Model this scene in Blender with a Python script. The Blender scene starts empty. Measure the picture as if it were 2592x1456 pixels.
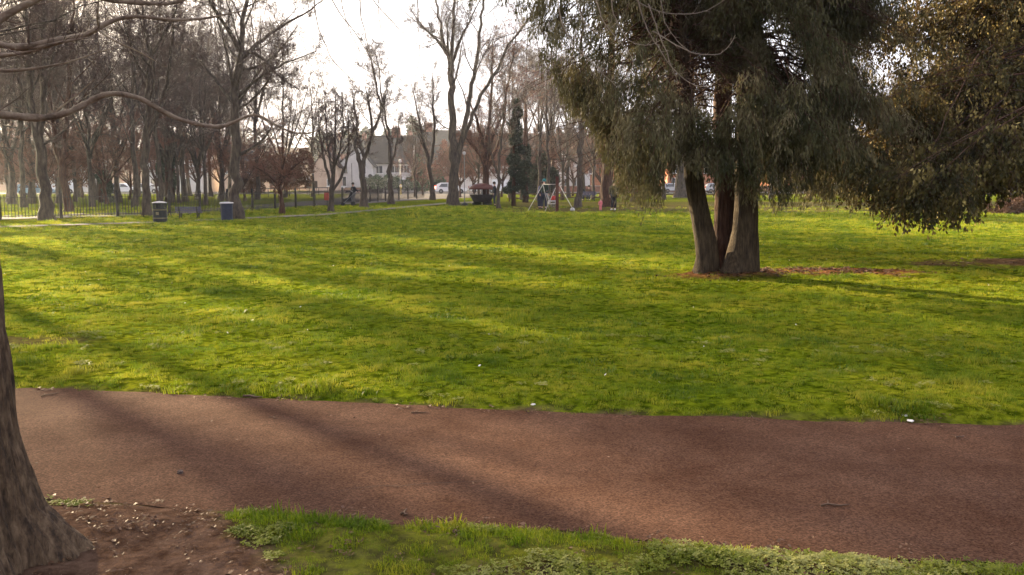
import bpy, bmesh, math, random
import numpy as np
from mathutils import Vector, Matrix

random.seed(7)
RNG = np.random.default_rng(7)
SC = bpy.context.scene
COL = SC.collection

# ------------------------------------------------------------------ camera
FPX, CX, CY = 2245.0, 1296.0, 728.0          # focal length and centre, in photograph pixels
CAM_H = 1.7
PITCH = math.atan((CY - 460.0) / FPX)
cam_data = bpy.data.cameras.new('camera')
cam_data.sensor_width = 36.0
cam_data.lens = 36.0 * FPX / 2592.0
cam_data.clip_start = 0.05
cam_data.clip_end = 3000.0
cam = bpy.data.objects.new('camera', cam_data)
COL.objects.link(cam)
cam.location = (0, 0, CAM_H)
cam.rotation_euler = (math.pi / 2 - PITCH, 0, 0)
SC.camera = cam

# ------------------------------------------------------------------ light
SUN_AZ = math.radians(-43.0)      # to the left of the view direction (+Y)
SUN_EL = math.radians(16.5)
world = bpy.data.worlds.new('World')
SC.world = world
world.use_nodes = True
wn = world.node_tree
bg = wn.nodes['Background']
sky = wn.nodes.new('ShaderNodeTexSky')
sky.sky_type = 'NISHITA'
sky.sun_disc = False
sky.sun_elevation = SUN_EL
sky.sun_rotation = SUN_AZ
sky.air_density = 1.0
sky.dust_density = 6.0
sky.ozone_density = 0.6
# thin high cloud: the sky is mixed with a pale even veil
veil = wn.nodes.new('ShaderNodeMixRGB')
veil.inputs['Fac'].default_value = 0.82
veil.inputs['Color2'].default_value = (3.1, 3.12, 3.6, 1)
wn.links.new(sky.outputs['Color'], veil.inputs['Color1'])
wn.links.new(veil.outputs['Color'], bg.inputs['Color'])
bg.inputs['Strength'].default_value = 0.070

sun_data = bpy.data.lights.new('sun', 'SUN')
sun_data.energy = 5.0
sun_data.angle = math.radians(1.0)
sun_data.color = (1.0, 0.80, 0.50)
sun = bpy.data.objects.new('sun', sun_data)
COL.objects.link(sun)
sdir = Vector((math.sin(SUN_AZ) * math.cos(SUN_EL), math.cos(SUN_AZ) * math.cos(SUN_EL), math.sin(SUN_EL)))
sun.rotation_euler = sdir.to_track_quat('Z', 'Y').to_euler()
sun.location = sdir * 100

SC.view_settings.view_transform = 'Standard'
SC.view_settings.look = 'None'
SC.view_settings.exposure = 2.92
SC.view_settings.gamma = 1.0
SC.view_settings.use_curve_mapping = False
SC.cycles.max_bounces = 6
SC.cycles.diffuse_bounces = 2
SC.cycles.transparent_max_bounces = 4
SC.cycles.volume_bounces = 0
SC.cycles.use_denoising = True
HAZE_DENSITY = 0.0003

# ------------------------------------------------------------------ placing helpers
CP, SP = math.cos(PITCH), math.sin(PITCH)


def ray(px, py):
    u, v = (px - CX) / FPX, (CY - py) / FPX
    return u, CP + v * SP, v * CP - SP


def ground(px, py, z=0.0):
    u, dy, dz = ray(px, py)
    t = (z - CAM_H) / dz
    return Vector((u * t, dy * t, z))


def at(px, py, Y):
    u, dy, dz = ray(px, py)
    t = Y / dy
    return Vector((u * t, Y, CAM_H + dz * t))


def proj(P):
    """world points (N,3) -> photograph pixels (N,2)"""
    X, Y, Z = P[:, 0], P[:, 1], P[:, 2] - CAM_H
    d = Y * CP - Z * SP
    v = Y * SP + Z * CP
    return np.stack([CX + FPX * X / d, CY - FPX * v / d], 1)


# ------------------------------------------------------------------ object helpers
def tag(o, label=None, cat=None, group=None, kind=None):
    if label: o['label'] = label
    if cat: o['category'] = cat
    if group: o['group'] = group
    if kind: o['kind'] = kind
    return o


def empty(name, loc, label=None, cat=None, group=None, rz=0.0):
    o = bpy.data.objects.new(name, None)
    COL.objects.link(o)
    o.location = loc
    o.rotation_euler = (0, 0, rz)
    o.empty_display_size = 0.2
    return tag(o, label, cat, group)


def link(name, me, mat=None, parent=None, loc=None, rot=None, scale=None):
    o = bpy.data.objects.new(name, me)
    COL.objects.link(o)
    if mat is not None and len(me.materials) == 0:
        me.materials.append(mat)
    if parent is not None: o.parent = parent
    if loc is not None: o.location = loc
    if rot is not None: o.rotation_euler = rot
    if scale is not None: o.scale = scale
    return o


def mesh_np(name, V, F, smooth=True):
    """V (n,3) and F (m,k) arrays -> mesh"""
    V = np.asarray(V, dtype=np.float32)
    F = np.asarray(F, dtype=np.int32)
    me = bpy.data.meshes.new(name)
    me.vertices.add(len(V))
    me.vertices.foreach_set('co', V.ravel())
    m, k = F.shape
    me.loops.add(m * k)
    me.loops.foreach_set('vertex_index', F.ravel())
    me.polygons.add(m)
    me.polygons.foreach_set('loop_start', np.arange(0, m * k, k, dtype=np.int32))
    me.update(calc_edges=True)
    if smooth:
        me.polygons.foreach_set('use_smooth', np.ones(m, dtype=bool))
    me.validate()
    return me


class MB:
    """a small mesh collector for hard-surface parts"""
    def __init__(self):
        self.v, self.f = [], []

    def add(self, vs, fs):
        b = len(self.v)
        self.v += [tuple(p) for p in vs]
        self.f += [tuple(b + i for i in f) for f in fs]
        return self

    def box(self, x0, x1, y0, y1, z0, z1):
        vs = [(x, y, z) for z in (z0, z1) for y in (y0, y1) for x in (x0, x1)]
        return self.add(vs, [(0, 2, 3, 1), (4, 5, 7, 6), (0, 1, 5, 4), (2, 6, 7, 3), (0, 4, 6, 2), (1, 3, 7, 5)])

    def tube(self, pts, rad, n=8):
        P = np.array([[tuple(p) for p in pts]], dtype=float)
        R = np.array([[rad] * len(pts)] if np.isscalar(rad) else [rad], dtype=float)
        V, F = tubes(P, R, n)
        self.add(V, F)
        k = len(V)
        self.f.append(tuple(len(self.v) - k + i for i in range(n))[::-1])
        self.f.append(tuple(len(self.v) - n + i for i in range(n)))
        return self

    def lathe(self, prof, n=16, c=(0, 0, 0)):
        b = len(self.v)
        for r, z in prof:
            for i in range(n):
                a = 2 * math.pi * i / n
                self.v.append((c[0] + r * math.cos(a), c[1] + r * math.sin(a), c[2] + z))
        for j in range(len(prof) - 1):
            for i in range(n):
                i2 = (i + 1) % n
                self.f.append((b + j * n + i, b + j * n + i2, b + (j + 1) * n + i2, b + (j + 1) * n + i))
        self.f.append(tuple(b + i for i in range(n))[::-1])
        self.f.append(tuple(b + (len(prof) - 1) * n + i for i in range(n)))
        return self

    def prism(self, prof, y0, y1):
        """profile of (x,z) extruded along y"""
        n = len(prof)
        vs = [(x, y0, z) for x, z in prof] + [(x, y1, z) for x, z in prof]
        fs = [tuple(range(n)), tuple(range(2 * n - 1, n - 1, -1))]
        fs += [(i, i + n, (i + 1) % n + n, (i + 1) % n) for i in range(n)]
        return self.add(vs, fs)

    def mesh(self, name, smooth=False, bevel=0.0):
        me = bpy.data.meshes.new(name)
        me.from_pydata(self.v, [], self.f)
        bm = bmesh.new()
        bm.from_mesh(me)
        bmesh.ops.recalc_face_normals(bm, faces=bm.faces)
        if bevel > 0:
            bmesh.ops.bevel(bm, geom=list(bm.edges), offset=bevel, segments=2, affect='EDGES', clamp_overlap=True)
        bm.to_mesh(me)
        bm.free()
        if smooth:
            for p in me.polygons: p.use_smooth = True
        return me

    def build(self, name, mat, parent=None, smooth=False, bevel=0.0, **kw):
        return link(name, self.mesh(name, smooth, bevel), mat, parent, **kw)


# ------------------------------------------------------------------ numpy geometry
def nrm(v):
    return v / (np.linalg.norm(v, axis=-1, keepdims=True) + 1e-9)


def tubes(P, R, n):
    """P (B,N,3) polylines, R (B,N) radii -> verts, quads"""
    B, N, _ = P.shape
    T = nrm(np.gradient(P, axis=1)) if N > 1 else P
    mean = nrm(P[:, -1] - P[:, 0])
    ref = np.where(np.abs(mean[:, 2:3]) < 0.8, np.array([[0, 0, 1.0]]), np.array([[1.0, 0, 0]]))
    U = nrm(np.cross(T, ref[:, None, :]))
    W = np.cross(T, U)
    a = 2 * np.pi * np.arange(n) / n
    ring = U[:, :, None, :] * np.cos(a)[None, None, :, None] + W[:, :, None, :] * np.sin(a)[None, None, :, None]
    V = (P[:, :, None, :] + ring * R[:, :, None, None]).reshape(-1, 3)
    b = (np.arange(B)[:, None, None] * N + np.arange(N - 1)[None, :, None]) * n
    i = np.arange(n)[None, None, :]
    j = (i + 1) % n
    F = np.stack([b + i, b + j, b + n + j, b + n + i], -1).reshape(-1, 4)
    return V, F


class Geo:
    def __init__(self):
        self.V, self.F, self.n = [], [], 0

    def add(self, V, F):
        if len(V) == 0: return
        self.V.append(V); self.F.append(F + self.n); self.n += len(V)

    def mesh(self, name, smooth=True):
        return mesh_np(name, np.concatenate(self.V), np.concatenate(self.F), smooth)


def rot_perp(T, ang, phi):
    """directions at angle ang from T, round it by phi"""
    ref = np.where(np.abs(T[:, 2:3]) < 0.9, np.array([[0, 0, 1.0]]), np.array([[1.0, 0, 0]]))
    U = nrm(np.cross(T, ref)); W = np.cross(T, U)
    return nrm(T * np.cos(ang)[:, None] + (U * np.cos(phi)[:, None] + W * np.sin(phi)[:, None]) * np.sin(ang)[:, None])


def grow(S, D, L, r0, N, wander, up, rng, tip=0.35):
    B = len(S)
    P = np.zeros((B, N, 3)); P[:, 0] = S
    d = D.copy()
    for i in range(1, N):
        d = nrm(d + rng.normal(0, wander, (B, 3)) + np.array([0, 0, up]))
        P[:, i] = P[:, i - 1] + d * (L / (N - 1))[:, None]
    t = np.linspace(0, 1, N)[None, :]
    R = r0[:, None] * (1 - (1 - tip) * t)
    return P, R


def kids(P, R, k, t0, t1, ang, lf, rng, rf=0.6, rmin=0.004, taper=0.5, dang=0.25):
    B, N, _ = P.shape
    L = np.linalg.norm(np.diff(P, axis=1), axis=2).sum(1)
    t = t0 + (t1 - t0) * (np.arange(k)[None, :] + rng.random((B, k))) / k
    s = t * (N - 1); i = np.clip(s.astype(int), 0, N - 2); f = s - i
    bi = np.arange(B)[:, None]
    S = P[bi, i] * (1 - f[..., None]) + P[bi, i + 1] * f[..., None]
    T = nrm(P[bi, i + 1] - P[bi, i])
    rr = R[bi, i] * (1 - f) + R[bi, i + 1] * f
    phi = (np.arange(k)[None, :] * 2.4 + rng.random((B, 1)) * 6.28 + rng.normal(0, 0.4, (B, k)))
    a = ang + rng.normal(0, dang, (B, k))
    S = S.reshape(-1, 3); T = T.reshape(-1, 3)
    D = rot_perp(T, a.ravel(), phi.ravel())
    l = (L[:, None] * lf * (1 - taper * (t - t0) / max(t1 - t0, 1e-6)) * rng.uniform(0.6, 1.15, (B, k))).ravel()
    r = np.maximum((rr * rf).ravel() * rng.uniform(0.7, 1.0, B * k), rmin)
    return S, D, l, r


def kites(C, D, L, W, rng, geo):
    """one narrow four-cornered leaf per point C along direction D"""
    n = len(C)
    if n == 0: return
    s = nrm(np.cross(D, nrm(rng.normal(0, 1, (n, 3)))))
    q = C + D * (L * 0.45)[:, None]
    V = np.stack([C, q + s * (W / 2)[:, None], C + D * L[:, None], q - s * (W / 2)[:, None]], 1).reshape(-1, 3)
    F = np.arange(n * 4).reshape(-1, 4)
    geo.add(V, F)


def bare_tree(paths, seed, levels, twig_r=0.006, flare=1.6, sides=10):
    """paths: list of (points (n,3), radii) trunk and limbs, levels: list of (k, t0, t1, ang, lf, up, wander)
    returns trunk mesh and crown mesh (local coordinates)"""
    rng = np.random.default_rng(seed)
    tg, cg = Geo(), Geo()
    sets = []
    for pi, (pts, rad) in enumerate(paths):
        pts = np.array(pts, float); rad = np.array(rad, float)
        n = max(9, len(pts) * 3)
        s = np.concatenate([[0], np.cumsum(np.linalg.norm(np.diff(pts, axis=0), axis=1))])
        q = np.linspace(0, s[-1], n)
        P = np.stack([np.interp(q, s, pts[:, c]) for c in range(3)], 1)
        for _ in range(2):
            P[1:-1] = (P[:-2] + 2 * P[1:-1] + P[2:]) / 4
        L0 = s[-1]
        P[1:-1] += rng.normal(0, L0 * 0.004, (n - 2, 3))
        R = np.interp(q, s, rad)
        if pi == 0:
            R = R * (1 + (flare - 1) * np.exp(-q / (rad[0] * 2.2)))
        V, F = tubes(P[None], R[None], sides)
        tg.add(V, F)
        sets.append((P[None], R[None]))
    P = [s[0] for s in sets]; R = [s[1] for s in sets]
    cur = [(P[i], R[i], i) for i in range(len(P))]
    first = True
    for li, (k, t0, t1, ang, lf, up, wander) in enumerate(levels):
        nxt = []
        last = li == len(levels) - 1
        for (Pp, Rp, idx) in cur:
            if first:
                kk = k[idx] if isinstance(k, (list, tuple)) else k
                tt0 = t0[idx] if isinstance(t0, (list, tuple)) else t0
            else:
                kk, tt0 = k, t0
            if kk == 0: continue
            S, D, l, r = kids(Pp, Rp, kk, tt0, t1, ang, lf, rng, rf=.42 if first else .5, rmin=twig_r * (1.0 if last else 1.3))
            N = 7 if first else (5 if li == 1 else 3)
            Pn, Rn = grow(S, D, l, r, N, wander, up, rng, tip=0.3 if not last else 0.7)
            if last or (li == len(levels) - 2 and twig_r >= 0.008):
                kites(Pn[:, 0], nrm(Pn[:, -1] - Pn[:, 0]), np.linalg.norm(Pn[:, -1] - Pn[:, 0], axis=1), np.full(len(Pn), twig_r * (2.0 if last else 3.0)), rng, cg)
            else:
                V, F = tubes(Pn, Rn, 6 if first else 3)
                (tg if first else cg).add(V, F)
            nxt.append((Pn, Rn, 0))
        if not first or True:
            Ns = {x[0].shape[1] for x in nxt}
            cur = [(np.concatenate([x[0] for x in nxt if x[0].shape[1] == N]),
                    np.concatenate([x[1] for x in nxt if x[0].shape[1] == N]), 0) for N in Ns]
        first = False
    return tg.mesh('trunk'), cg.mesh('crown')


def vnoise(x, y, freq, seed=0):
    x = x * freq + seed * 17.31; y = y * freq + seed * 9.17
    xi, yi = np.floor(x), np.floor(y)
    fx, fy = x - xi, y - yi
    fx = fx * fx * (3 - 2 * fx); fy = fy * fy * (3 - 2 * fy)

    def h(a, b):
        s = np.sin(a * 127.1 + b * 311.7 + seed * 74.7) * 43758.5453
        return s - np.floor(s)
    return (h(xi, yi) * (1 - fx) + h(xi + 1, yi) * fx) * (1 - fy) + (h(xi, yi + 1) * (1 - fx) + h(xi + 1, yi + 1) * fx) * fy


def fbm(x, y, freq, seed=0, o=3):
    s, a, t = 0, 1.0, 0
    for k in range(o):
        s = s + a * vnoise(x, y, freq * 2 ** k, seed + k); t += a; a *= 0.5
    return s / t


# ------------------------------------------------------------------ materials
def mat(name, cols, scale=5.0, rough=0.8, bump=0.0, bump_scale=None, trans=0.0, detail=6.0, coord='Object',
        metal=0.0, stretch=None, spec=0.3, emit=None, tcol=None, lo=0.35, hi=0.65):
    m = bpy.data.materials.new(name)
    m.use_nodes = True
    nt = m.node_tree; N = nt.nodes; Lk = nt.links
    p = N['Principled BSDF']
    p.inputs['Roughness'].default_value = rough
    p.inputs['Metallic'].default_value = metal
    p.inputs['Specular IOR Level'].default_value = spec
    if coord == 'Position':
        g = N.new('ShaderNodeNewGeometry'); src = g.outputs['Position']
    else:
        g = N.new('ShaderNodeTexCoord'); src = g.outputs['Object']
    if stretch:
        mp = N.new('ShaderNodeMapping'); mp.inputs['Scale'].default_value = stretch
        Lk.new(src, mp.inputs['Vector']); src = mp.outputs['Vector']
    nz = N.new('ShaderNodeTexNoise'); nz.inputs['Scale'].default_value = scale; nz.inputs['Detail'].default_value = detail
    nz.inputs['Roughness'].default_value = 0.65
    Lk.new(src, nz.inputs['Vector'])
    r = N.new('ShaderNodeValToRGB')
    e = r.color_ramp.elements
    e[0].position, e[-1].position = lo, hi
    e[0].color = (*cols[0], 1); e[-1].color = (*cols[-1], 1)
    for i, c in enumerate(cols[1:-1]):
        x = e.new(lo + (hi - lo) * (i + 1) / (len(cols) - 1)); x.color = (*c, 1)
    Lk.new(nz.outputs['Fac'], r.inputs['Fac'])
    Lk.new(r.outputs['Color'], p.inputs['Base Color'])
    if bump > 0:
        nb = N.new('ShaderNodeTexNoise'); nb.inputs['Scale'].default_value = bump_scale or scale * 3; nb.inputs['Detail'].default_value = 4
        Lk.new(src, nb.inputs['Vector'])
        b = N.new('ShaderNodeBump'); b.inputs['Strength'].default_value = bump; b.inputs['Distance'].default_value = 0.02
        Lk.new(nb.outputs['Fac'], b.inputs['Height']); Lk.new(b.outputs['Normal'], p.inputs['Normal'])
    if emit:
        p.inputs['Emission Color'].default_value = (*emit[0], 1)
        p.inputs['Emission Strength'].default_value = emit[1]
    if trans > 0:
        t = N.new('ShaderNodeBsdfTranslucent')
        if tcol: t.inputs['Color'].default_value = (*tcol, 1)
        else: Lk.new(r.outputs['Color'], t.inputs['Color'])
        mx = N.new('ShaderNodeMixShader'); mx.inputs['Fac'].default_value = trans
        Lk.new(p.outputs[0], mx.inputs[1]); Lk.new(t.outputs[0], mx.inputs[2])
        Lk.new(mx.outputs[0], N['Material Output'].inputs['Surface'])
    return m


M = {}
M['bark'] = mat('bark_grey_brown', [(0.026, 0.018, 0.013), (0.058, 0.042, 0.030), (0.088, 0.066, 0.048)], 3.0, 0.95, 0.9, 9.0, stretch=(3, 3, 0.7))
M['bark_near'] = mat('bark_near', [(0.024, 0.014, 0.008), (0.072, 0.044, 0.024), (0.125, 0.082, 0.048)], 10.0, 0.95, 1.0, 26.0, stretch=(3, 3, 0.8))
M['bark_red'] = mat('bark_red_brown', [(0.020, 0.008, 0.005), (0.055, 0.024, 0.013), (0.090, 0.045, 0.025)], 5.0, 0.95, 1.0, 14.0, stretch=(4, 4, 0.5))
M['bark_conifer'] = mat('bark_conifer', [(0.018, 0.011, 0.006), (0.050, 0.033, 0.017), (0.085, 0.058, 0.032)], 7.0, 0.95, 1.0, 22.0, stretch=(4, 4, 0.5))
M['bark_bough'] = mat('bark_bough', [(0.07, 0.05, 0.034), (0.14, 0.10, 0.07), (0.20, 0.155, 0.11)], 9.0, 0.9, 0.8, 30.0)
M['twig'] = mat('twig_brown', [(0.046, 0.028, 0.020), (0.098, 0.061, 0.045)], 1.5, 0.8)
M['twig_red'] = mat('twig_red_brown', [(0.10, 0.038, 0.024), (0.19, 0.085, 0.052)], 1.5, 0.8)
M['twig_pale'] = mat('twig_pale', [(0.12, 0.09, 0.065), (0.22, 0.17, 0.12)], 2.5, 0.7)
M['needles'] = mat('cypress_foliage', [(0.030, 0.034, 0.014), (0.090, 0.082, 0.036), (0.180, 0.145, 0.078)], 1.3, 0.8, trans=0.25, tcol=(0.075, 0.065, 0.028), spec=0.12)
M['needles_gold'] = mat('golden_foliage_lit_and_shaded', [(0.012, 0.012, 0.005), (0.036, 0.034, 0.011), (0.11, 0.085, 0.026), (0.40, 0.31, 0.105)], 1.5, 0.75, trans=0.18, tcol=(0.07, 0.042, 0.012), spec=0.12, hi=0.66)  # dark interior and sunlit gold clumps painted into the leaf colour
M['ivy'] = mat('ivy_foliage', [(0.012, 0.018, 0.008), (0.035, 0.045, 0.018)], 1.2, 0.6, trans=0.15)
M['hedge'] = mat('hedge_foliage', [(0.018, 0.035, 0.012), (0.05, 0.085, 0.025)], 0.8, 0.7, trans=0.2)
M['hedge_brown'] = mat('hedge_brown', [(0.07, 0.035, 0.018), (0.20, 0.10, 0.05)], 0.7, 0.8, trans=0.15)
M['iron'] = mat('iron_black', [(0.012, 0.010, 0.009), (0.03, 0.022, 0.018)], 8, 0.6)
M['plastic_black'] = mat('bin_black', [(0.008, 0.009, 0.008), (0.02, 0.022, 0.02)], 6, 0.45)
M['plastic_blue'] = mat('bin_blue', [(0.014, 0.018, 0.036), (0.024, 0.029, 0.052)], 6, 0.5)
M['lid'] = mat('lid_grey', [(0.35, 0.33, 0.33), (0.5, 0.48, 0.47)], 9, 0.4)
M['gold'] = mat('band_dull_gold', [(0.12, 0.10, 0.05), (0.18, 0.15, 0.08)], 9, 0.5)
M['slat'] = mat('bench_slat_blue', [(0.07, 0.065, 0.11), (0.11, 0.10, 0.16)], 6, 0.6)
M['wood'] = mat('weathered_wood', [(0.05, 0.028, 0.016), (0.11, 0.065, 0.04)], 4, 0.85, 0.3, 12, stretch=(1, 1, 6))
M['post_red'] = mat('post_dark_red', [(0.05, 0.012, 0.008), (0.08, 0.022, 0.014)], 4, 0.7)
M['white_wall'] = mat('white_render', [(0.44, 0.41, 0.40), (0.58, 0.55, 0.53)], 0.6, 0.9, detail=8)
M['pink_wall'] = mat('pale_peach_render', [(0.38, 0.26, 0.19), (0.50, 0.36, 0.27)], 0.6, 0.9, detail=8)
M['brick'] = mat('orange_brick', [(0.26, 0.085, 0.04), (0.38, 0.14, 0.07)], 2.5, 0.9, detail=8)
M['roof'] = mat('roof_tiles', [(0.013, 0.009, 0.009), (0.026, 0.018, 0.018)], 2.0, 0.9, 0.3, 6)
M['roof_red'] = mat('roof_red_tiles', [(0.032, 0.015, 0.012), (0.055, 0.027, 0.021)], 2.0, 0.9)
M['glass'] = mat('window_glass', [(0.03, 0.03, 0.035), (0.05, 0.05, 0.055)], 2.0, 0.12, spec=0.6)
M['frame_white'] = mat('window_frame_white', [(0.6, 0.58, 0.56), (0.7, 0.68, 0.66)], 3.0, 0.5)
M['frame_dark'] = mat('door_dark', [(0.04, 0.025, 0.02), (0.07, 0.04, 0.03)], 3.0, 0.6)
M['car_white'] = mat('car_paint_white', [(0.62, 0.62, 0.64), (0.7, 0.7, 0.72)], 1.0, 0.25, spec=0.5)
M['car_silver'] = mat('car_paint_silver', [(0.32, 0.32, 0.34), (0.4, 0.4, 0.42)], 1.0, 0.3, metal=0.4)
M['car_blue'] = mat('car_paint_pale_blue', [(0.12, 0.2, 0.3), (0.16, 0.26, 0.36)], 1.0, 0.3)
M['car_dark'] = mat('car_paint_dark', [(0.02, 0.02, 0.028), (0.04, 0.04, 0.05)], 1.0, 0.25)
M['rubber'] = mat('rubber', [(0.012, 0.012, 0.012), (0.02, 0.02, 0.02)], 5, 0.8)
M['rim'] = mat('wheel_rim', [(0.25, 0.25, 0.26), (0.35, 0.35, 0.36)], 5, 0.35, metal=0.6)
M['tail'] = mat('tail_light_lit', [(0.5, 0.02, 0.02), (0.6, 0.03, 0.03)], 5, 0.3, emit=((1.0, 0.12, 0.08), 3.0))
M['head'] = mat('headlight', [(0.5, 0.5, 0.5), (0.6, 0.6, 0.6)], 5, 0.1)
M['plate'] = mat('number_plate_yellow', [(0.6, 0.5, 0.1), (0.65, 0.55, 0.12)], 5, 0.4)
M['swing'] = mat('swing_steel_pale', [(0.24, 0.22, 0.19), (0.36, 0.34, 0.30)], 6, 0.4)
M['canopy'] = mat('canopy_dark_red', [(0.07, 0.018, 0.014), (0.11, 0.03, 0.02)], 3, 0.7, trans=0.2)
M['basket'] = mat('seat_dark', [(0.018, 0.014, 0.018), (0.035, 0.026, 0.03)], 3, 0.6)
M['skin'] = mat('skin', [(0.42, 0.25, 0.18), (0.5, 0.31, 0.23)], 4, 0.6)
M['hair'] = mat('hair_dark', [(0.03, 0.018, 0.012), (0.05, 0.03, 0.02)], 20, 0.6)
M['stone'] = mat('stone', [(0.03, 0.018, 0.015), (0.10, 0.065, 0.055)], 25, 0.9, 0.6, 40)
M['paper'] = mat('pale_paper', [(0.55, 0.50, 0.45), (0.7, 0.65, 0.6)], 8, 0.8)
M['sign_yellow'] = mat('bollard_yellow', [(0.5, 0.38, 0.1), (0.6, 0.45, 0.14)], 5, 0.6)
M['sign_white'] = mat('sign_white', [(0.6, 0.58, 0.58), (0.68, 0.66, 0.66)], 5, 0.5)
M['red_box'] = mat('red_box', [(0.22, 0.03, 0.02), (0.3, 0.045, 0.03)], 5, 0.5)
M['grey_metal'] = mat('lamp_column_grey', [(0.12, 0.12, 0.12), (0.18, 0.18, 0.18)], 5, 0.5)
M['garden_wall'] = mat('garden_wall_brick', [(0.14, 0.05, 0.035), (0.22, 0.09, 0.06)], 3, 0.9)
M['tarmac'] = mat('grey_tarmac', [(0.050, 0.043, 0.042), (0.080, 0.070, 0.067)], 0.8, 0.95, 0.2, 30, coord='Position', spec=0.05)
M['far_path'] = mat('pale_path', [(0.11, 0.095, 0.075), (0.155, 0.135, 0.105)], 1.5, 1.0, coord='Position', spec=0.05)


def cloth(name, c):
    return mat('cloth_' + name, [tuple(x * 0.8 for x in c), c], 6, 0.9)


def lawn_material():
    m = bpy.data.materials.new('lawn')
    m.use_nodes = True
    nt = m.node_tree; N = nt.nodes; Lk = nt.links
    p = N['Principled BSDF']; p.inputs['Roughness'].default_value = 1.0; p.inputs['Specular IOR Level'].default_value = 0.0
    g = N.new('ShaderNodeNewGeometry')

    def noise(s, d=5):
        n = N.new('ShaderNodeTexNoise'); n.inputs['Scale'].default_value = s; n.inputs['Detail'].default_value = d
        n.inputs['Roughness'].default_value = 0.65
        Lk.new(g.outputs['Position'], n.inputs['Vector']); return n

    def ramp(n, a, b, ca, cb):
        r = N.new('ShaderNodeValToRGB'); e = r.color_ramp.elements
        e[0].position, e[1].position = a, b; e[0].color = (*ca, 1); e[1].color = (*cb, 1)
        Lk.new(n, r.inputs['Fac']); return r

    def mix(f, a, b, mode='MIX'):
        x = N.new('ShaderNodeMixRGB'); x.blend_type = mode
        if isinstance(f, float): x.inputs['Fac'].default_value = f
        else: Lk.new(f, x.inputs['Fac'])
        Lk.new(a, x.inputs['Color1']); Lk.new(b, x.inputs['Color2']); return x.outputs['Color']
    big = ramp(noise(0.35, 4).outputs['Fac'], 0.38, 0.62, (0.090, 0.125, 0.005), (0.160, 0.165, 0.010))
    fine = ramp(noise(11.0, 8).outputs['Fac'], 0.40, 0.62, (0.12, 0.18, 0.08), (.9, .9, .9))
    green = mix(0.9, big.outputs['Color'], fine.outputs['Color'], 'MULTIPLY')
    soil = ramp(noise(9.0, 8).outputs['Fac'], 0.36, 0.66, (0.036, 0.020, 0.013), (0.105, 0.064, 0.043))
    litter = ramp(noise(14.0, 6).outputs['Fac'], 0.38, 0.64, (0.055, 0.022, 0.010), (0.24, 0.112, 0.050))
    at1 = N.new('ShaderNodeAttribute'); at1.attribute_name = 'soil'
    at2 = N.new('ShaderNodeAttribute'); at2.attribute_name = 'litter'
    c = mix(at1.outputs['Fac'], green, soil.outputs['Color'])
    c = mix(at2.outputs['Fac'], c, litter.outputs['Color'])
    Lk.new(c, p.inputs['Base Color'])
    b1 = N.new('ShaderNodeBump'); b1.inputs['Strength'].default_value = 0.8; b1.inputs['Distance'].default_value = 0.05
    Lk.new(noise(4.0, 6).outputs['Fac'], b1.inputs['Height'])
    b2 = N.new('ShaderNodeBump'); b2.inputs['Strength'].default_value = 0.8; b2.inputs['Distance'].default_value = 0.015
    Lk.new(noise(38.0, 4).outputs['Fac'], b2.inputs['Height']); Lk.new(b1.outputs['Normal'], b2.inputs['Normal'])
    Lk.new(b2.outputs['Normal'], p.inputs['Normal'])
    return m


def blade_material(name, ca, cb, cc, tr=0.45):
    """leafy blades: patch colour from world position plus a random tone for each tuft"""
    m = bpy.data.materials.new(name)
    m.use_nodes = True
    nt = m.node_tree; N = nt.nodes; Lk = nt.links
    p = N['Principled BSDF']; p.inputs['Roughness'].default_value = 0.6; p.inputs['Specular IOR Level'].default_value = 0.12
    g = N.new('ShaderNodeNewGeometry'); n = N.new('ShaderNodeTexNoise')
    n.inputs['Scale'].default_value = 1.1; n.inputs['Detail'].default_value = 5
    Lk.new(g.outputs['Position'], n.inputs['Vector'])
    oi = N.new('ShaderNodeObjectInfo')
    ad = N.new('ShaderNodeMath'); ad.operation = 'MULTIPLY_ADD'; ad.inputs[1].default_value = 0.30; 
    Lk.new(oi.outputs['Random'], ad.inputs[0]); Lk.new(n.outputs['Fac'], ad.inputs[2])
    r = N.new('ShaderNodeValToRGB'); e = r.color_ramp.elements
    e[0].position, e[1].position = 0.45, 0.85; e[0].color = (*ca, 1); e[1].color = (*cc, 1)
    x = e.new(0.62); x.color = (*cb, 1)
    Lk.new(ad.outputs[0], r.inputs['Fac']); Lk.new(r.outputs['Color'], p.inputs['Base Color'])
    t = N.new('ShaderNodeBsdfTranslucent'); Lk.new(r.outputs['Color'], t.inputs['Color'])
    mx = N.new('ShaderNodeMixShader'); mx.inputs['Fac'].default_value = tr
    Lk.new(p.outputs[0], mx.inputs[1]); Lk.new(t.outputs[0], mx.inputs[2])
    Lk.new(mx.outputs[0], N['Material Output'].inputs['Surface'])
    return m


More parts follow.
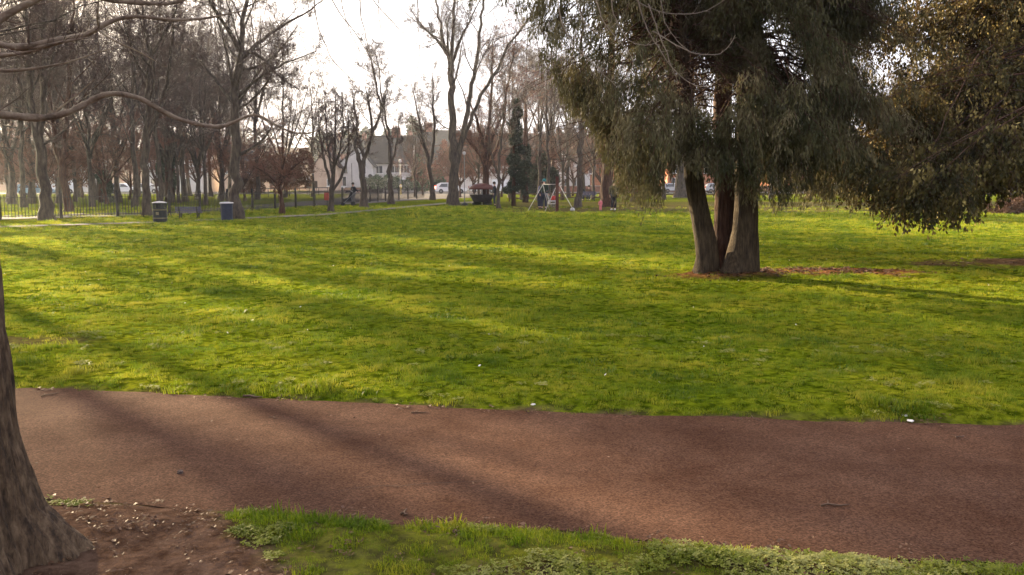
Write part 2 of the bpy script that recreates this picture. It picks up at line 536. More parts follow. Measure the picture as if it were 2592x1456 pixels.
def asphalt_material():
    m = bpy.data.materials.new('red_brown_asphalt')
    m.use_nodes = True
    nt = m.node_tree; N = nt.nodes; Lk = nt.links
    p = N['Principled BSDF']; p.inputs['Roughness'].default_value = 0.95; p.inputs['Specular IOR Level'].default_value = 0.02
    g = N.new('ShaderNodeNewGeometry')

    def noise(s, d=4, st=None):
        n = N.new('ShaderNodeTexNoise'); n.inputs['Scale'].default_value = s; n.inputs['Detail'].default_value = d
        n.inputs['Roughness'].default_value = 0.7
        Lk.new(g.outputs['Position'], n.inputs['Vector']); return n
    r = N.new('ShaderNodeValToRGB'); e = r.color_ramp.elements
    e[0].position, e[1].position = 0.35, 0.68
    e[0].color = (0.055, 0.027, 0.017, 1); e[1].color = (0.092, 0.051, 0.034, 1)
    Lk.new(noise(1.3, 6).outputs['Fac'], r.inputs['Fac'])
    v = N.new('ShaderNodeTexVoronoi'); v.inputs['Scale'].default_value = 115; Lk.new(g.outputs['Position'], v.inputs['Vector'])
    r2 = N.new('ShaderNodeValToRGB'); e = r2.color_ramp.elements
    e[0].position, e[1].position = 0.0, 1.0
    e[0].color = (0.45, 0.42, 0.40, 1); e[1].color = (1.45, 1.40, 1.30, 1)
    sep = N.new('ShaderNodeSeparateColor'); Lk.new(v.outputs['Color'], sep.inputs[0]); Lk.new(sep.outputs[0], r2.inputs['Fac'])
    x = N.new('ShaderNodeMixRGB'); x.blend_type = 'MULTIPLY'; x.inputs['Fac'].default_value = 0.85
    Lk.new(r.outputs['Color'], x.inputs['Color1']); Lk.new(r2.outputs['Color'], x.inputs['Color2'])
    Lk.new(x.outputs['Color'], p.inputs['Base Color'])
    b = N.new('ShaderNodeBump'); b.inputs['Strength'].default_value = 0.3; b.inputs['Distance'].default_value = 0.003
    Lk.new(v.outputs['Distance'], b.inputs['Height'])
    b2 = N.new('ShaderNodeBump'); b2.inputs['Strength'].default_value = 0.35; b2.inputs['Distance'].default_value = 0.02
    Lk.new(noise(2.5, 5).outputs['Fac'], b2.inputs['Height']); Lk.new(b.outputs['Normal'], b2.inputs['Normal'])
    Lk.new(b2.outputs['Normal'], p.inputs['Normal'])
    return m


M['lawn'] = lawn_material()
M['asphalt'] = asphalt_material()
M['blades'] = blade_material('grass_blades', (0.072, 0.122, 0.005), (0.160, 0.212, 0.008), (0.30, 0.278, 0.024))
M['clover'] = blade_material('clover_leaves', (0.075, 0.095, 0.006), (0.15, 0.165, 0.016), (0.27, 0.26, 0.085), 0.3)
M['weed'] = blade_material('weed_leaves', (0.045, 0.085, 0.003), (0.075, 0.12, 0.004), (0.12, 0.16, 0.006), 0.25)
M['litter'] = blade_material('dead_leaves', (0.04, 0.018, 0.010), (0.10, 0.050, 0.026), (0.15, 0.088, 0.052), 0.1)

# ------------------------------------------------------------------ the ground
FAR_EDGE = np.array([tuple(ground(*p))[:2] for p in [(50, 985), (500, 1003), (1050, 1030), (1700, 1058), (2592, 1082)]])
NEAR_EDGE = np.array([tuple(ground(*p))[:2] for p in [(100, 1268), (600, 1300), (1000, 1332), (1400, 1350), (1900, 1400), (2592, 1440)]])


def edge_y(E, x):
    y = np.interp(x, E[:, 0], E[:, 1])
    s = -0.155
    y = np.where(x < E[0, 0], E[0, 1] + s * (x - E[0, 0]), y)
    return np.where(x > E[-1, 0], E[-1, 1] + s * (x - E[-1, 0]), y)


def dist_patch(x, y, c, rx, ry):
    return np.sqrt(((x - c[0]) / rx) ** 2 + ((y - c[1]) / ry) ** 2)


BASE_C = ground(1830, 711)       # foot of the three-stemmed conifer


def masks(x, y):
    """bare soil (some of it painted tree shade) and leaf litter over the ground, by place"""
    n = fbm(x, y, 1.2, 3)
    ne = edge_y(NEAR_EDGE, x)
    soil = np.zeros_like(x)
    # trodden soil at the foot of the near tree, and along the lower kerbless path edge
    bound = -1.38 + 0.5 * (n - 0.5)
    soil = np.maximum(soil, np.where(y < ne + 0.05, np.clip((bound - x + 0.85 * (4.35 - y)) * 6.0, 0, 1) * (1 - np.clip(1.4 - dist_patch(x, y, tuple(ground(150, 1268))[:2], .28, .13), 0, 1)), 0))
    soil = np.maximum(soil, np.clip(1 - np.abs(y - ne) / (0.07 + 0.16 * n), 0, 1) * 0.9)
    fe = edge_y(FAR_EDGE, x)
    soil = np.maximum(soil, np.clip(1 - np.abs(y - fe) / (0.03 + 0.07 * n), 0, 1))
    soil = np.maximum(soil, np.where(y < ne, np.clip(0.55 + (0.52 - fbm(x, y, 2.8, 31, 2)) * 3, 0.35, .95), 0))
    wp = ground(60, 880)
    soil = np.maximum(soil, np.clip((1.0 - dist_patch(x, y, wp, 0.85, 0.38) + (n - 0.5) * 1.2) * 2, 0, 0.6))
    # play area under the far trees: dirt, with its shade painted as soil
    play = np.clip((y - 49.6 + 0.5 * n) * 0.8, 0, 1) * np.clip((x + 1.5 + 3 * (n - 0.5)) * 0.5, 0, 1) * np.clip((78 - y) * 0.4, 0, 1)
    soil = np.maximum(soil, play * (0.55 + 0.5 * (fbm(x, y, 0.35, 8) - 0.5)))
    litter = np.clip((1.0 - dist_patch(x, y, (BASE_C.x + 0.1, BASE_C.y), 1.15, 0.65) + (n - 0.5) * 0.9) * 3, 0, 1)
    c2 = ground(2080, 698)
    litter = np.maximum(litter, np.clip((1.0 - dist_patch(x, y, c2, 2.1, 0.95) + (n - 0.5) * 1.1) * 3.0, 0, 1.0))
    c3 = ground(2580, 676)
    dk = np.clip((1.0 - dist_patch(x, y, (c3.x + 1.3, c3.y), 3.6, 1.2) + (n - 0.5) * 1.3) * 2.2, 0, 0.95)  # dark patch by the golden conifer: bare soil plus its painted shadow
    soil = np.maximum(soil, dk)
    soil = np.maximum(soil, np.clip((y - 165) / 10, 0, 1))
    return soil, litter


def add_attr(me, name, vals):
    a = me.attributes.new(name, 'FLOAT', 'POINT')
    a.data.foreach_set('value', np.asarray(vals, np.float32))


def grid(name, xs, ys, hfun, matl):
    X, Y = np.meshgrid(xs, ys)
    x, y = X.ravel(), Y.ravel()
    z = hfun(x, y)
    nx, ny = len(xs), len(ys)
    i = (np.arange(ny - 1)[:, None] * nx + np.arange(nx - 1)[None, :]).ravel()
    F = np.stack([i, i + 1, i + nx + 1, i + nx], 1)
    me = mesh_np(name, np.stack([x, y, z], 1), F)
    s, l = masks(x, y)
    add_attr(me, 'soil', s); add_attr(me, 'litter', l)
    return tag(link(name, me, matl), kind='structure')


def lawn_h(x, y):
    fe, ne = edge_y(FAR_EDGE, x), edge_y(NEAR_EDGE, x)
    off = np.clip((y - fe) / 0.25, 0, 1) + np.clip((ne - y) / 0.25, 0, 1)
    rim = np.clip((x + 15.5) / 2, 0, 1) * np.clip((19.5 - x) / 2, 0, 1) * np.clip((40 - y) / 5, 0, 1) * np.clip((y - 0.5) / 1, 0, 1)
    h = 0.050 * fbm(x, y, 3.2, 1) + 0.04 * fbm(x, y, 0.8, 2) + 0.10 * (fbm(x, y, 0.22, 5) - 0.4)
    soil, litter = masks(x, y)
    h = h + 0.02 * soil * (vnoise(x, y, 9, 4) - 0.5)
    h = h + 0.10 * litter * np.exp(-dist_patch(x, y, (BASE_C.x, BASE_C.y), 1.2, 0.9) ** 2)
    return 0.006 + np.maximum(h, 0) * off * rim


def hill_h(x, y):
    t = np.clip((y - 175) / 150, 0, 1)
    return -0.02 + 13.5 * t * t * (3 - 2 * t) * (0.85 + 0.3 * vnoise(x, y, 0.012, 6))


ys_near = np.arange(0.4, 42.01, 0.11)
grid('lawn', np.arange(-16, 20.01, 0.11), ys_near, lawn_h, M['lawn'])
yf = np.concatenate([np.arange(-60, 40, 4), np.arange(40, 120, 1.0), np.arange(120, 420, 6), np.arange(420, 1501, 60)])
xf = np.concatenate([np.arange(-900, -60, 40), np.arange(-60, 80, 1.0), np.arange(80, 901, 40)])
grid('ground', xf, yf, hill_h, M['lawn'])


def strip(name, A, B, z, matl, kind='structure', parent=None, sub=1):
    """sheet between two polylines with equally many points"""
    A = [tuple(p)[:2] for p in A]; B = [tuple(p)[:2] for p in B]
    n = len(A)
    vs = [(x, y, z) for x, y in A] + [(x, y, z) for x, y in B]
    fs = [(i, i + 1, n + i + 1, n + i) for i in range(n - 1)]
    me = bpy.data.meshes.new(name); me.from_pydata(vs, [], fs)
    o = link(name, me, matl, parent)
    if kind: o['kind'] = kind
    return o


xs = np.arange(-16, 20.01, 0.05)
jn = 0.07 * (fbm(xs, xs * 0, 1.7, 21) - 0.5) * 2 + 0.035 * (fbm(xs, xs * 0, 9, 24) - .5)
jf = 0.07 * (fbm(xs, xs * 0, 1.9, 22) - 0.5) * 2 + 0.04 * (fbm(xs, xs * 0, 8, 23) - .5)
path = strip('asphalt_path', list(zip(xs, edge_y(NEAR_EDGE, xs) + jn)), list(zip(xs, edge_y(FAR_EDGE, xs) + jf)), 0.014, M['asphalt'])
# a crack in the asphalt
ck = [ground(x, y) for x, y in [(790, 1258), (850, 1252), (905, 1243), (960, 1237), (1010, 1238), (1060, 1233), (1120, 1230), (1180, 1227), (1235, 1225)]]
ckA, ckB = [], []
for i, p in enumerate(ck):
    for k in range(4):
        q = p.lerp(ck[min(i + 1, len(ck) - 1)], k / 4)
        w = 0.0035 * (0.5 + random.random()) * (1 - abs(i / 4 - 1) * 0.6)
        j = random.uniform(-0.006, 0.006)
        ckA.append((q.x, q.y + j - w)); ckB.append((q.x, q.y + j + w))
M['crack'] = mat('crack_dark', [(0.015, 0.008, 0.006), (0.03, 0.016, 0.012)], 20, 0.95)
strip('crack', ckA, ckB, 0.018, M['crack'], kind=None, parent=path)

# thin pale path across the far lawn
fp = [(-120, 583), (0, 576), (440, 563), (640, 553), (830, 544), (950, 533), (1050, 523), (1130, 516), (1200, 513)]
A = [ground(x, y + 1.5) for x, y in fp]; B = [ground(x, y - 2.2) for x, y in fp]
strip('footpath', A, B, 0.030, M['far_path'])
# park drive behind the railings, joining the street
A = [ground(x, y) for x, y in [(-700, 562), (0, 556), (430, 544), (840, 519), (950, 514), (1050, 507), (1140, 503), (1240, 499)]]
B = [ground(x, y) for x, y in [(-700, 552), (0, 546), (430, 535), (840, 505), (900, 488), (960, 484.4), (1060, 484), (1240, 483.6)]]
strip('park_drive', A, B, 0.014, M['tarmac'])
# street along the houses
strip('street', [(-200, 118), (-12, 124), (20, 126), (200, 122)], [(-200, 131), (-12, 137), (20, 137), (200, 133)], 0.010, M['tarmac'])
M['kerb'] = mat('kerb_stone', [(0.25, 0.22, 0.2), (0.33, 0.3, 0.27)], 2, 0.9)
kb = MB()
kb.box(-120, 120, 137.2, 137.4, 0.0, 0.13)
tag(kb.build('kerb', M['kerb']), kind='structure')
strip('pavement', [(-120, 137.4), (120, 137.4)], [(-120, 139.4), (120, 139.4)], 0.125, M['far_path'])


# ------------------------------------------------------------------ grass, clover, litter (nobody could count them)
def gn_scatter(name, pts, rots, scl, idx, coll, kind='stuff'):
    me = bpy.data.meshes.new(name)
    me.vertices.add(len(pts)); me.vertices.foreach_set('co', pts.astype(np.float32).ravel())
    a = me.attributes.new('rot', 'FLOAT_VECTOR', 'POINT'); a.data.foreach_set('vector', rots.astype(np.float32).ravel())
    a = me.attributes.new('scl', 'FLOAT', 'POINT'); a.data.foreach_set('value', scl.astype(np.float32))
    a = me.attributes.new('pick', 'INT', 'POINT'); a.data.foreach_set('value', idx.astype(np.int32))
    o = link(name, me)
    ng = bpy.data.node_groups.new(name, 'GeometryNodeTree')
    ng.interface.new_socket('Geometry', in_out='INPUT', socket_type='NodeSocketGeometry')
    ng.interface.new_socket('Geometry', in_out='OUTPUT', socket_type='NodeSocketGeometry')
    N, Lk = ng.nodes, ng.links
    gi, go = N.new('NodeGroupInput'), N.new('NodeGroupOutput')
    ci = N.new('GeometryNodeCollectionInfo'); ci.inputs['Collection'].default_value = coll
    ci.inputs['Separate Children'].default_value = True; ci.inputs['Reset Children'].default_value = True
    ip = N.new('GeometryNodeInstanceOnPoints'); ip.inputs['Pick Instance'].default_value = True

    def attr(n, t):
        x = N.new('GeometryNodeInputNamedAttribute'); x.data_type = t; x.inputs['Name'].default_value = n
        return [s for s in x.outputs if s.enabled and s.name == 'Attribute'][0]
    Lk.new(gi.outputs[0], ip.inputs['Points']); Lk.new(ci.outputs[0], ip.inputs['Instance'])
    Lk.new(attr('pick', 'INT'), ip.inputs['Instance Index'])
    Lk.new(attr('rot', 'FLOAT_VECTOR'), ip.inputs['Rotation'])
    Lk.new(attr('scl', 'FLOAT'), ip.inputs['Scale'])
    Lk.new(ip.outputs[0], go.inputs[0])
    md = o.modifiers.new('scatter', 'NODES'); md.node_group = ng
    if kind: o['kind'] = kind
    return o


def src_coll(name, meshes, matl):
    c = bpy.data.collections.new(name)
    for i, me in enumerate(meshes):
        me.materials.append(matl)
        c.objects.link(bpy.data.objects.new('%s_%02d' % (name, i), me))
    return c


def tuft(seed, nb, rad, h, w):
    rng = np.random.default_rng(seed)
    a = rng.random(nb) * 6.283; r = rad * np.sqrt(rng.random(nb))
    base = np.stack([r * np.cos(a), r * np.sin(a), np.full(nb, -0.01)], 1)
    d = rng.random(nb) * 6.283
    lean = rng.uniform(0.1, 0.75, nb)
    hh = h * rng.uniform(0.5, 1.1, nb)
    out = np.stack([np.cos(d), np.sin(d), np.zeros(nb)], 1)
    side = np.stack([-np.sin(d), np.cos(d), np.zeros(nb)], 1) * (w * rng.uniform(0.6, 1.1, nb))[:, None]
    mid = base + out * (hh * lean * 0.35)[:, None] + np.array([0, 0, 1.0]) * (hh * 0.6)[:, None]
    tip = base + out * (hh * lean)[:, None] + np.array([0, 0, 1.0]) * (hh * (1 - 0.35 * lean))[:, None]
    V = np.stack([base - side, base + side, mid + side * 0.8, mid - side * 0.8, tip + side * 0.12, tip - side * 0.12], 1).reshape(-1, 3)
    b = np.arange(nb)[:, None] * 6
    F = np.concatenate([b + np.array([[0, 1, 2, 3]]), b + np.array([[3, 2, 4, 5]])])
    return mesh_np('tuft', V, F)


def clover(seed, nb, rad):
    rng = np.random.default_rng(seed)
    V, F = [], []
    for i in range(nb):
        a, r = rng.random() * 6.28, rad * math.sqrt(rng.random())
        c = np.array([r * math.cos(a), r * math.sin(a), rng.uniform(0.010, 0.028)])
        tilt = rng.normal(0, 0.35, 2)
        s = rng.uniform(0.0045, 0.0085)
        for k in range(3):
            t = a + k * 2.094
            o = np.array([math.cos(t), math.sin(t), 0]); q = np.array([-o[1], o[0], 0])
            pts = [c, c + o * s + q * s * .7, c + o * s * 1.9, c + o * s - q * s * .7]
            pts = [p + np.array([0, 0, (p - c)[0] * tilt[0] + (p - c)[1] * tilt[1]]) for p in pts]
            b = len(V); V += pts; F.append((b, b + 1, b + 2, b + 3))
    return mesh_np('clover', np.array(V), np.array(F), False)


def chips(seed, nb, rad, s0, s1):
    rng = np.random.default_rng(seed)
    V, F = [], []
    for i in range(nb):
        c = np.array([*rng.uniform(-rad, rad, 2), rng.uniform(0.002, 0.015)])
        a = rng.random() * 6.28; s = rng.uniform(s0, s1); w = s * rng.uniform(0.25, 0.7)
        o = np.array([math.cos(a), math.sin(a), rng.normal(0, 0.3)]) * s; q = np.array([-math.sin(a), math.cos(a), rng.normal(0, 0.4)]) * w
        b = len(V); V += [c - o, c + q, c + o, c - q]; F.append((b, b + 1, b + 2, b + 3))
    return mesh_np('chips', np.array(V), np.array(F), False)


def in_view(x, y, m=1.0):
    return np.abs(x) < 0.62 * y + m


def scatter_pts(x0, x1, y0, y1, dens, rng):
    n = int((x1 - x0) * (y1 - y0) * dens)
    x = rng.uniform(x0, x1, n); y = rng.uniform(y0, y1, n)
    k = in_view(x, y)
    return x[k], y[k]


def make_grass():
    rng = np.random.default_rng(11)
    CLUMPS = []
    for i in range(46):          # coarse grass clumps along the lower edge of the path
        qx = rng.uniform(-1.5, 3.6); e = float(edge_y(NEAR_EDGE, np.array([qx]))[0])
        CLUMPS.append((qx, e - rng.uniform(.06, .20), rng.uniform(.05, .11), rng.uniform(.5, 1.15)))
    for i in range(110):
        qy = rng.uniform(3.1, 4.2); qx = rng.uniform(-1.6, 3.6)
        CLUMPS.append((qx, qy, rng.uniform(.05, .11), rng.uniform(.3, .95)))
    for (ppx, ppy, pr_, ph_) in [(700, 1320, .12, 1.25), (820, 1325, .12, 1.1), (930, 1330, .07, .9), (1060, 1345, .09, .9), (1130, 1350, .11, 1.2), (1260, 1360, .09, 1.0), (130, 1270, .10, .9), (180, 1265, .09, .8), (750, 1385, .10, .8)]:
        g_ = ground(ppx, ppy); CLUMPS.append((g_.x, g_.y, pr_, ph_))
    tufts = src_coll('tuft', [tuft(i, 26, 0.055, 0.05, 0.0022) for i in range(6)], M['blades'])
    parts = []
    for (x0, x1, y0, y1, dens, sc) in [(-4, 5, 2.4, 4.9, 900, 1.0), (-8, 9, 4.9, 9, 520, 0.72), (-10, 11, 9, 13, 300, 0.85),
                                       (-13, 15, 13, 20, 140, 1.05), (-15.5, 19.5, 20, 30, 60, 1.4), (-20, 24, 30, 42, 26, 1.8), (-28, 32, 42, 62, 8, 2.6)]:
        x, y = scatter_pts(x0, x1, y0, y1, dens, rng)
        soil, lit = masks(x, y)
        fe, ne = edge_y(FAR_EDGE, x), edge_y(NEAR_EDGE, x)
        off = (y > fe - 0.03 + 0.07 * (fbm(x, x * 0, 1.9, 22) - .5) * 2 + 0.04 * (fbm(x, x * 0, 8, 23) - .5)) | (y < ne - 0.04)
        near = y < ne
        cl = fbm(x, y, 2.8, 31, 2)
        pc = np.zeros(len(x))
        if y0 < 5:
            for (qx, qy, qr, qh) in CLUMPS:
                pc = np.maximum(pc, np.exp(-((x - qx) ** 2 + (y - qy) ** 2) / (qr * 1.15) ** 2))
        pr = np.where(near, np.clip(pc * 1.5, 0.55, 1), np.clip((vnoise(x, y, 5.5, 61) * .6 + vnoise(x, y, 12, 62) * .4 - .26) * 3.2, 0.12, 1))
        keep = off & (rng.random(len(x)) > np.maximum(np.where(near, np.clip(soil * 5 - 4.0, 0, 1), soil * 1.4), lit * 0.93)) & (rng.random(len(x)) < pr)
        x, y, near, cl, ne = x[keep], y[keep], near[keep], cl[keep], ne[keep]
        z = lawn_h(x, y)
        cs = np.zeros(len(x))
        for (qx, qy, qr, qh) in CLUMPS:
            cs = np.maximum(cs, qh * np.exp(-((x - qx) ** 2 + (y - qy) ** 2) / qr ** 2))
        s = sc * rng.uniform(0.6, 1.15, len(x)) * np.where(near, 0.35 + cs, (0.45 + 0.45 * vnoise(x, y, 1.6, 12) + .45 * vnoise(x, y, 5.5, 61)) * (1 + 1.1 * (vnoise(x, y, 3.1, 44) > 0.86)))
        parts.append((x, y, z, s))
    x, y, z, s = [np.concatenate(c) for c in zip(*parts)]
    rots = np.stack([rng.normal(0, 0.12, len(x)), rng.normal(0, 0.12, len(x)), rng.random(len(x)) * 6.28], 1)
    gn_scatter('grass', np.stack([x, y, z], 1), rots, s, rng.integers(0, 6, len(x)), tufts)
    print('grass tufts', len(x))
    # dark low tufts dotted through the mown turf, standing in for its dips
    wc = src_coll('weed', [tuft(70 + i, 40, 0.10, 0.034, 0.006) for i in range(4)], M['weed'])
    X, Y = [], []
    for (x0, x1, y0, y1, dens) in [(-8, 9, 6, 12, 5.0), (-16, 20, 12, 40, 2.2)]:
        x, y = scatter_pts(x0, x1, y0, y1, dens, rng)
        soil, lit = masks(x, y)
        k = (y > edge_y(FAR_EDGE, x) + .1) & (soil < .3) & (lit < .3) & (vnoise(x, y, .9, 51) * .6 + vnoise(x, y, 2.7, 52) * .4 > .5)
        X.append(x[k]); Y.append(y[k])
    x, y = np.concatenate(X), np.concatenate(Y)
    gn_scatter('lawn_dip_tufts', np.stack([x, y, lawn_h(x, y)], 1), np.stack([x * 0, x * 0, rng.random(len(x)) * 6.28], 1), rng.uniform(.7, 1.5, len(x)) * (1 + y / 30), rng.integers(0, 4, len(x)), wc)
    # clover patches beside the path
    cc = src_coll('clover', [clover(i, 16, 0.05) for i in range(4)], M['clover'])
    X, Y, Z = [], [], []
    for (x0, x1, y0, y1, dens, thr) in [(-4, 5, 2.4, 5.0, 800, 0.43), (-8, 8, 5.8, 9.5, 40, 0.62)]:
        x, y = scatter_pts(x0, x1, y0, y1, dens, rng)
        soil, lit = masks(x, y)
        fe, ne = edge_y(FAR_EDGE, x), edge_y(NEAR_EDGE, x)
        k = ((y > fe + 0.05) | (y < ne - 0.08)) & (soil < 0.97) & (1 - fbm(x, y, 2.8, 31, 2) > thr) & (rng.random(len(x)) < 0.8)
        X.append(x[k]); Y.append(y[k])
    x, y = np.concatenate(X), np.concatenate(Y)
    rots = np.stack([x * 0, x * 0, rng.random(len(x)) * 6.28], 1)
    gn_scatter('clover_ground_cover', np.stack([x, y, lawn_h(x, y)], 1), rots, rng.uniform(0.7, 1.2, len(x)), rng.integers(0, 4, len(x)), cc)
    # fallen leaves and wood chips on the bare soil and round the conifer
    lc = src_coll('chips', [chips(i, 14, 0.07, 0.006, 0.016) for i in range(3)] + [chips(9 + i, 12, 0.14, 0.02, 0.035) for i in range(2)], M['litter'])
    x1, y1 = scatter_pts(-4, 5, 2.4, 5.2, 45, rng)
    soil, lit = masks(x1, y1)
    ne = edge_y(NEAR_EDGE, x1)
    k = (y1 < ne + 0.04) & (rng.random(len(x1)) < soil)
    x1, y1 = x1[k], y1[k]
    x2, y2 = scatter_pts(0, 13, 12, 20, 30, rng)
    soil, lit = masks(x2, y2)
    k = rng.random(len(x2)) < np.maximum(lit, soil * 0.3)
    x2, y2 = x2[k], y2[k]
    fx, fy = scatter_pts(-6, 6, 3.8, 7.5, 14, rng)
    fe, ne = edge_y(FAR_EDGE, fx), edge_y(NEAR_EDGE, fx)
    k = (np.minimum(np.abs(fy - fe), np.abs(fy - ne)) < 0.12)
    fx, fy = fx[k], fy[k]
    x = np.concatenate([x1, fx, x2]); y = np.concatenate([y1, fy, y2])
    pick = np.concatenate([rng.integers(0, 3, len(x1) + len(fx)), rng.integers(3, 5, len(x2))])
    rots = np.stack([x * 0, x * 0, rng.random(len(x)) * 6.28], 1)
    gn_scatter('leaf_litter', np.stack([x, y, np.maximum(lawn_h(x, y), 0.016)], 1), rots, rng.uniform(0.7, 1.3, len(x)), pick, lc)


make_grass()


# ------------------------------------------------------------------ bare trees
def pts_rel(path, base, Y):
    """path of (px, py, radius[, dY]) in the picture at depth Y -> local points and radii"""
    P, R = [], []
    for q in path:
        dy = q[3] if len(q) > 3 else 0.0
        w = at(q[0], q[1], Y + dy)
        P.append((w.x - base.x, w.y - base.y, w.z - base.z)); R.append(q[2])
    return P, R


LV_DEFAULT = [(9, 0.3, 0.98, 0.8, 0.45, 0.10, 0.10), (7, 0.15, 0.98, 0.7, 0.5, 0.05, 0.16), (7, 0.15, 1.0, 0.7, 0.5, 0.03, 0.2), (6, 0.1, 1.0, 0.7, 0.55, 0.02, 0.2)]


def place_tree(name, base, paths, seed, levels, label, group=None, bark='bark', twig='twig', twig_r=0.006, cat='tree', Y=None):
    pr = [pts_rel(p, base, Y if Y else base.y) for p in paths]
    pr[0][0][0] = (pr[0][0][0][0], 0.0, -0.12)
    tm, cm = bare_tree(pr, seed, levels, twig_r)
    t = empty(name, base, label, cat, group)
    link('trunk', tm, M[bark], t)
    link('crown', cm, M[twig], t)
    return t


def copy_tree(t, loc, rz, s, label, group=None):
    c = t.copy(); COL.objects.link(c)
    c.location = loc; c.rotation_euler = (0, 0, rz); c.scale = (s, s, s * random.uniform(0.92, 1.08))
    c['label'] = label
    if group: c['group'] = group
    for ch in t.children:
        d = ch.copy(); COL.objects.link(d); d.parent = c
    return c


LM = [(10, 0.25, 0.98, 0.75, 0.42, 0.10, 0.12), (8, 0.12, 0.98, 0.7, 0.55, 0.05, 0.17), (8, 0.1, 1.0, 0.75, 0.6, 0.03, 0.22), (9, 0.1, 1.0, 0.8, 0.8, 0.02, 0.25)]

# the strong tree by the blue bin
b = ground(598, 556)
place_tree('bare_tree', b, [
    [(598, 556, .26), (596, 480, .22), (594, 400, .21), (596, 320, .19), (598, 240, .18), (608, 150, .16), (612, 110, .12), (622, 40, .10), (628, -60, .06), (632, -180, .02)],
    [(608, 150, .12), (640, 120, .09), (690, 80, .07, 1), (760, 40, .045, 2), (820, 0, .02, 2)],
    [(606, 130, .11), (585, 85, .09), (545, 30, .07, -1), (510, -40, .04, -2)],
    [(598, 270, .07), (560, 220, .06), (510, 160, .045, 1), (470, 120, .02, 1)],
    [(600, 395, .08), (640, 375, .06), (670, 350, .05), (684, 330, .035), (690, 315, .02)],
    [(598, 250, .08), (650, 200, .06), (720, 160, .04, -1), (800, 130, .015, -2)],
    [(620, 130, .08), (660, 140, .06), (700, 190, .04, 1), (760, 230, .015, 1)],
], 3, [([14, 9, 9, 8, 4, 8, 8], [.35, .1, .1, .15, .3, .15, .15], 0.98, 0.85, 0.5, 0.08, 0.12)] + LM[1:],
    'tall bare tree standing directly behind the blue bin, splitting high up into long limbs')
# second strong tree, by the end of the pale footpath
b = ground(1148, 519)
place_tree('bare_tree', b, [
    [(1147, 519, .36), (1148, 470, .34), (1148, 400, .31), (1146, 340, .29), (1143, 260, .25), (1140, 170, .24), (1138, 150, .20), (1125, 110, .12), (1115, 60, .09), (1105, 0, .05), (1095, -50, .02)],
    [(1142, 160, .16), (1147, 80, .12), (1150, 0, .09), (1155, -80, .03)],
    [(1144, 160, .13), (1165, 100, .10), (1190, 50, .06), (1215, 0, .03)],
    [(1140, 150, .12), (1110, 105, .09), (1070, 70, .06, 1), (1040, 25, .025, 1)],
    [(1136, 130, .08), (1090, 85, .06), (1060, 60, .03)],
    [(1150, 430, .24), (1165, 370, .21), (1180, 300, .18), (1195, 220, .16), (1207, 150, .13), (1213, 80, .11), (1220, 20, .09), (1228, -70, .03)],
    [(1175, 350, .15, 1), (1205, 265, .14, 1), (1235, 210, .12, 1), (1260, 180, .11, 1), (1275, 130, .09, 1), (1300, 95, .08, 1), (1340, 50, .06, 1), (1355, 20, .04, 1), (1362, -30, .02, 1)],
    [(1142, 330, .05), (1120, 320, .04), (1095, 290, .02)],
], 4, [([10, 8, 8, 8, 6, 10, 10, 3], [.5, .15, .2, .2, .2, .3, .3, .2], 0.98, 0.75, 0.36, 0.12, 0.12)] + LM[1:],
    'tallest bare tree in the middle, forked low into a straight stem and a leaning one', twig_r=0.008)
# left-hand trees
b = ground(118, 556)
place_tree('bare_tree', b, [
    [(120, 556, .27), (114, 480, .23), (105, 400, .22), (97, 330, .20), (90, 310, .15), (80, 260, .13), (76, 200, .12), (72, 100, .10), (66, 20, .07), (60, -60, .03)],
    [(100, 340, .15), (112, 290, .13), (112, 200, .13), (110, 100, .10), (112, 0, .06), (112, -60, .02)],
    [(100, 370, .07), (130, 355, .06), (160, 335, .04), (190, 300, .02)],
    [(112, 180, .08), (150, 120, .06, 1), (190, 60, .03, 1)],
], 5, [([9, 10, 4, 7], [.4, .2, .2, .2], 0.98, 0.8, 0.5, 0.10, 0.12)] + LM[1:],
    'thick bare tree at the far left with its foot in front of the railings')
b = ground(174, 536)
place_tree('bare_tree', b, [
    [(174, 536, .22), (165, 480, .20), (155, 420, .20), (145, 370, .17), (135, 320, .12), (128, 260, .10), (120, 180, .07), (115, 80, .03)],
    [(156, 420, .17), (166, 360, .16), (168, 300, .14), (174, 220, .13), (178, 140, .12), (185, 60, .08), (190, -40, .03)],
    [(148, 380, .09, 1), (115, 330, .07, 2), (80, 300, .03, 2)],
], 6, [([8, 12, 5], [.4, .25, .2], 0.98, 0.8, 0.5, 0.10, 0.12)] + LM[1:],
    'bare tree with a V-shaped fork just behind the railings at the far left', bark='bark_red')
b = ground(372, 547)
place_tree('bare_tree', b, [
    [(372, 547, .20), (370, 480, .18), (368, 400, .17), (374, 330, .16), (378, 260, .15), (380, 190, .15), (382, 150, .12), (372, 90, .08), (360, 20, .05), (352, -40, .02)],
    [(374, 350, .10), (392, 300, .09), (418, 240, .08), (430, 160, .07), (440, 80, .05), (448, 0, .02)],
    [(381, 150, .09), (402, 110, .07), (430, 60, .05), (455, 10, .02)],
    [(381, 170, .07), (350, 130, .06, -1), (320, 90, .04, -1), (290, 60, .02, -1)],
], 7, [([12, 9, 6, 7], [.35, .2, .2, .2], 0.98, 0.8, 0.5, 0.09, 0.12)] + LM[1:],
    'tall straight bare tree just to the left of the black bin')
